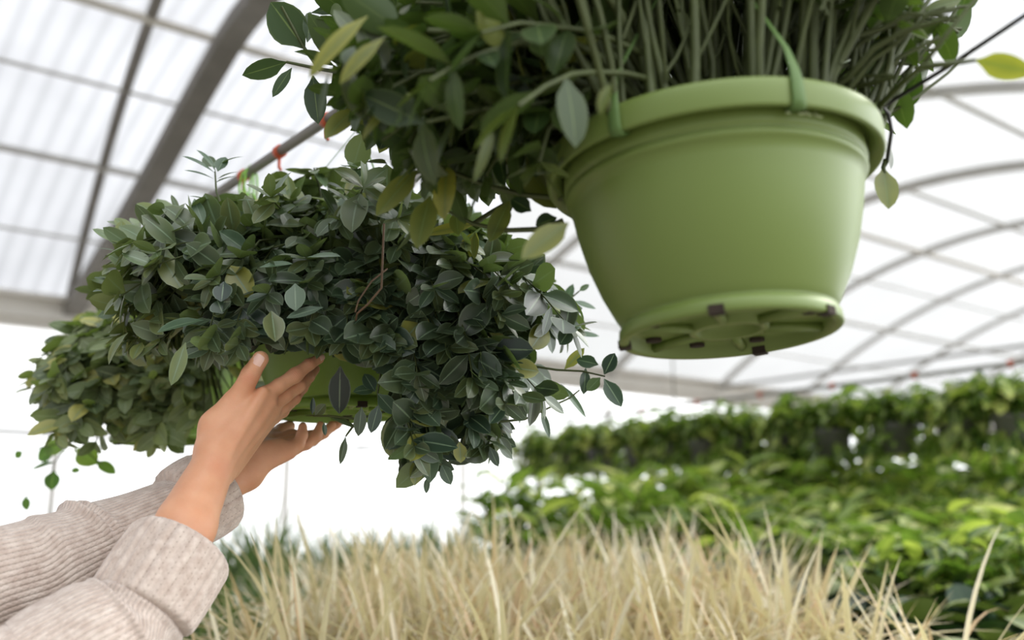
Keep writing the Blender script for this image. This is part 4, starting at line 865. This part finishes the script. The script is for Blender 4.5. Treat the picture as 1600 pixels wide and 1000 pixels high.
def zone(x, y, z, what, grp):
    px = projv(np.array([[x, y, z+.35]]))[0, 0]
    a = 'beside the sweater' if px < 600 else 'below the held plant' if px < 850 else 'below the near pot' if px < 1150 else 'toward the right'
    d = 'at the bottom edge' if y < 2.3 else 'mid-patch' if y < 2.95 else 'at the far side'
    return '%s %s, %s' % (what, d, a), 'potted plant', '%s %s %s' % (grp, d, a)
used = [True]*4; rr_ = random.Random(3); k = 0
for iy in range(10):
    y = 1.98+iy*.18
    for ix in range(13):
        x = -.52+ix*.165+(iy % 2)*.08+rr_.uniform(-.02, .02)
        px = 800+F*x/y
        left = 345 if y < 2.6 else 440
        if px < left or px > 1530: continue
        if px > np.interp(y, (1.98, 2.3, 2.7, 3.6), (1450, 1330, 1250, 1180)): continue
        i = rr_.randrange(4); sc = rr_.uniform(.82, 1.0)*(1.0 if y > 2.3 else .88)
        place(gp[i], used[i], (x, y+rr_.uniform(-.02, .02), .76), rr_.uniform(0, 6.28), sc, *zone(x, y, .76, 'pale tan striped grass clump', 'striped grasses')); used[i] = False
# dark green grasses behind the hands
gd = [proto('green_sedge_plant', grass_proto('green_blades', M['grassgreen'], 130, (.28, .50), .006, .38, 200+i, 1.1, brown=.05), bpot) for i in range(3)]
used = [True]*3
bench(-2.9, -.05, 3.95, 5.4, .78, 'metal bench with dark green grass plants against the white wall')
for (px, D, sc, lab) in [(420, 4.1, 1.08, 'dark green spiky grass plant just right of the near sleeve cuff'), (350, 4.3, .9, 'dark green grass plant seen behind the near wrist'), (130, 4.6, .95, 'dim grass plant at far left above the sweater sleeve'), (180, 4.9, .9, 'small dim grass plant above the far sleeve'),
                         (520, 4.6, .9, 'dark green grass plant behind the left part of the pale grass'), (565, 4.3, .85, 'dark green grass plant behind the pale grass, under the held pot'), (610, 4.7, .95, 'green grass plant below the lowest leaves of the held plant'), (660, 4.35, .95, 'green grass plant directly below the drooping sprig'),
                         (700, 4.6, .95, 'green grass plant by the thin wall posts'), (745, 4.3, .9, 'green grass plant left of the leafy bushes'), (455, 4.9, .85, 'green grass plant by the thin post left of centre'), (300, 4.9, .8, 'green grass plant hidden behind the forearm')]:
    i = rr_.randrange(3); y = D; x = (px-800)/F*D*.99
    place(gd[i], used[i], (x, y, .78), rr_.uniform(0, 6), sc, lab, 'potted plant'); used[i] = False
# a lower darker filler row at the left, below the pale grass edge
bench(-1.35, -.66, 2.0, 3.8, .62, 'low metal bench beside the sleeve with dark grasses')
for (x, y, sc) in [(-.75, 2.3, .95), (-.95, 2.6, 1.0), (-.78, 2.75, .95), (-1.0, 3.05, 1.05), (-.8, 3.2, 1.0), (-.75, 3.6, 1.0), (-1.1, 3.5, 1.0), (-1.2, 2.9, .9)]:
    i = rr_.randrange(3); place(gd[i], used[i], (x, y, .62), rr_.uniform(0, 6), sc, 'dark green grass plant between the sleeve and the pale grass', 'potted plant', 'dark grasses beside the sleeve'); used[i] = False
# leafy striped bushes at the right
def bush_proto(name, mat, nl, L0, L1, w, seed, h=.30, r=.16, droop=.9, brt=(0, 1), yel=.4, skirt=0):
    global NR
    keep = NR; NR = np.random.default_rng(seed); Lf, St = [], []
    for s_ in range(nl//9):
        th = NR.uniform(0, 2*pi); rr = NR.uniform(0, r); top = np.array([cos(th)*rr, sin(th)*rr, .1+NR.uniform(.35, 1)*h]); b = np.array([cos(th)*.03, sin(th)*.03, .1])
        St.append((bez(b, (b+top)/2+rv(.01), top, 5), .004, .003))
        for j in range(9):
            t = .45+.55*j/8; p = b+(top-b)*t; a = j*2.4+NR.normal(0, .3); D = np.array([cos(a), sin(a), NR.uniform(.1, 1.1)]); L_ = NR.uniform(L0, L1)
            Lf.append((p, D, np.array([0, 0, 1.])+rv(.2), L_, L_*w, NR.uniform(.4, 1.5)*droop, NR.uniform(.1, .4), (NR.uniform(*brt), NR.uniform(.2, .9) if NR.random() < yel else 0, NR.uniform(.2, 1))))
    NR = keep
    if skirt:
        for j in range(skirt):
            th = NR.uniform(0, 2*pi); a_ = NR.uniform(.10, .14); p = np.array([cos(th)*a_, sin(th)*a_, NR.uniform(-.04, .20)]); L_ = NR.uniform(L0, L1)
            Lf.append((p, np.array([cos(th), sin(th), NR.uniform(-.9, .3)])+rv(.25), np.array([cos(th), sin(th), .8])+rv(.3), L_, L_*w, NR.uniform(.3, 1.2), .2, (NR.uniform(*brt), NR.uniform(.2, .8) if NR.random() < yel else 0, NR.uniform(.2, 1))))
    return leafmesh(name, Lf, mat, nv=6, shape='ovate' if w > .2 else 'lance'), stemmesh(name+'_stem', St, M['stem'], 5)
def bproto(kind, fs, pm):
    e = empty(kind, (0, 0, -5)); link('foliage', fs[0], e, world=False); link('stem', fs[1], e, world=False); link('pot', pm, e, world=False); return e
bpot2 = potmesh('nursery_pot_large', .10, .14, M['black'])
bb = [bproto('striped_leaf_plant', bush_proto('bush_leaves', M['bush'], 150, .09, .17, .14, 300+i, .28), bpot2) for i in range(3)]
bd = [bproto('broad_leaf_plant', bush_proto('dark_leaves', M['bushdark'], 75, .14, .22, .24, 330+i, .22, droop=1.2), bpot2) for i in range(2)]
bench(.0, 5.6, 4.3, 6.3, .80, 'metal bench carrying the tall rows of yellow-green striped plants')
bench(1.56, 3.2, 2.35, 4.25, .72, 'lower metal bench carrying the dark broad-leaved plants at right')
def bank(px, D, what, grp):
    a = 'left of the near pot' if px < 970 else 'below the near pot' if px < 1250 else 'right of the near pot' if px < 1450 else 'by the right edge'
    d = 'front row' if D < 3.2 or 4.3 < D < 4.8 else 'second row' if D < 3.6 or 4.8 < D < 5.3 else 'third row' if D < 4.3 or D < 5.8 else 'last row'
    return '%s, %s, %s' % (what, d, a), 'plant', '%s %s %s' % (grp, d, a)
u1 = [True]*3; u2 = [True]*2
for (px0, px1, n, D, z, sc, jz) in [(815, 1800, 14, 4.55, .80, 1.4, 0), (815, 1780, 13, 5.0, .80, 1.7, 0), (980, 1760, 11, 5.5, .80, 2.1, 0), (1120, 1740, 9, 6.0, .80, 2.3, 0)]:
    for j in range(n):
        px = px0+(px1-px0)*j/(n-1)+rr_.uniform(-12, 12); i = rr_.randrange(3); s_ = sc*rr_.uniform(.88, 1.1)
        place(bb[i], u1[i], ((px-800)/F*D*.985, D+rr_.uniform(-.08, .08), z), rr_.uniform(0, 6), s_, *bank(px, D, 'yellow-green striped bush in the tall bank', 'striped-leaf bushes')); u1[i] = False
for (px0, px1, n, D, sc) in [(1500, 1640, 3, 2.42, .8), (1400, 1640, 5, 2.65, .9), (1320, 1640, 5, 2.95, 1.0), (1230, 1650, 7, 3.35, 1.1), (1150, 1650, 7, 3.75, 1.2)]:
    for j in range(n):
        px = px0+(px1-px0)*j/(n-1)+rr_.uniform(-10, 10); i = rr_.randrange(2)
        place(bd[i], u2[i], ((px-800)/F*D*.985, D+rr_.uniform(-.06, .06), .72), rr_.uniform(0, 6), sc*rr_.uniform(.9, 1.1), *bank(px, D, 'dark broad-leaved plant below the striped bushes', 'dark broad-leaved plants')); u2[i] = False
for (px, D, sc) in [(1420, 3.15, 1.25), (1500, 3.1, 1.3), (1570, 3.15, 1.35), (1470, 3.55, 1.5), (1560, 3.55, 1.5), (1620, 3.4, 1.45), (1370, 3.6, 1.4), (1290, 3.95, 1.4), (1210, 4.0, 1.3), (1130, 4.1, 1.2), (1050, 4.15, 1.05), (960, 4.15, 1.0), (880, 4.15, .95)]:
    i = rr_.randrange(3); place(bb[i], False, ((px-800)/F*D*.985, D, .72), rr_.uniform(0, 6), sc, *bank(px, D, 'low striped-leaf plant before the tall bank', 'nearer striped-leaf plants'))
# row of grey hanging pots
hp = empty('hanging_grey_pot', (0, 0, -5))
fs = bush_proto('hanging_leaves', M['bush'], 330, .08, .15, .22, 400, .22, .27, 1.9, (.0, .9), .3, skirt=80)
fo = link('foliage', fs[0], hp, world=False); fo.location = (0, 0, .02); s_ = link('stem', fs[1], hp, world=False); s_.location = (0, 0, .02)
link('pot', potmesh('grey_hanging_pot', .11, .15, M['greypot']), hp, world=False)
for k in range(3):
    a = 2*pi*k/3; w_ = MB(); w_.tube([(.115*cos(a), .115*sin(a), .14), (.06*cos(a), .06*sin(a), .3), (0, 0, RZ2-1.615+.001)], .0018, 5); w_.build('hanger_wire', M['white'], hp, world=False)
first = True
for px, lab in [(842, 'leafiest part of the back row, leftmost grey hanging pot above the bushes'), (893, 'second grey hanging pot from the left in the back row'), (940, 'third grey hanging pot from the left in the back row, left of the near pot'), (1000, 'grey hanging pot of the back row under the left edge of the large near pot'), (1048, 'grey hanging pot of the back row below the middle of the large near pot'), (1103, 'grey hanging pot of the back row just left of the pale wall post'),
                (1160, 'grey hanging pot of the back row just right of the pale wall post'), (1225, 'grey hanging pot of the back row below the right edge of the large near pot'), (1300, 'grey hanging pot of the back row with the fullest light green top'), (1403, 'grey hanging pot standing out against the white gap, third from the right edge'), (1500, 'grey hanging pot of the back row, second from the right edge'), (1592, 'grey hanging pot cut by the right edge of the picture')]:
    r_ = ray(px, 690); sR = None
    o_ = gh(RT2, 0, 0); g2 = np.array([r_[0], r_[1], 0]); tt = ((o_-CAM)@G)/(g2@G); p = CAM+g2*tt
    q = hp if first else copy_tree(hp)
    first = False; q.location = (p[0], p[1], 1.615); q.rotation_euler = (0, 0, rr_.uniform(0, 6)); tagp(q, lab, 'hanging pot', 'grey hanging pots of the back row')
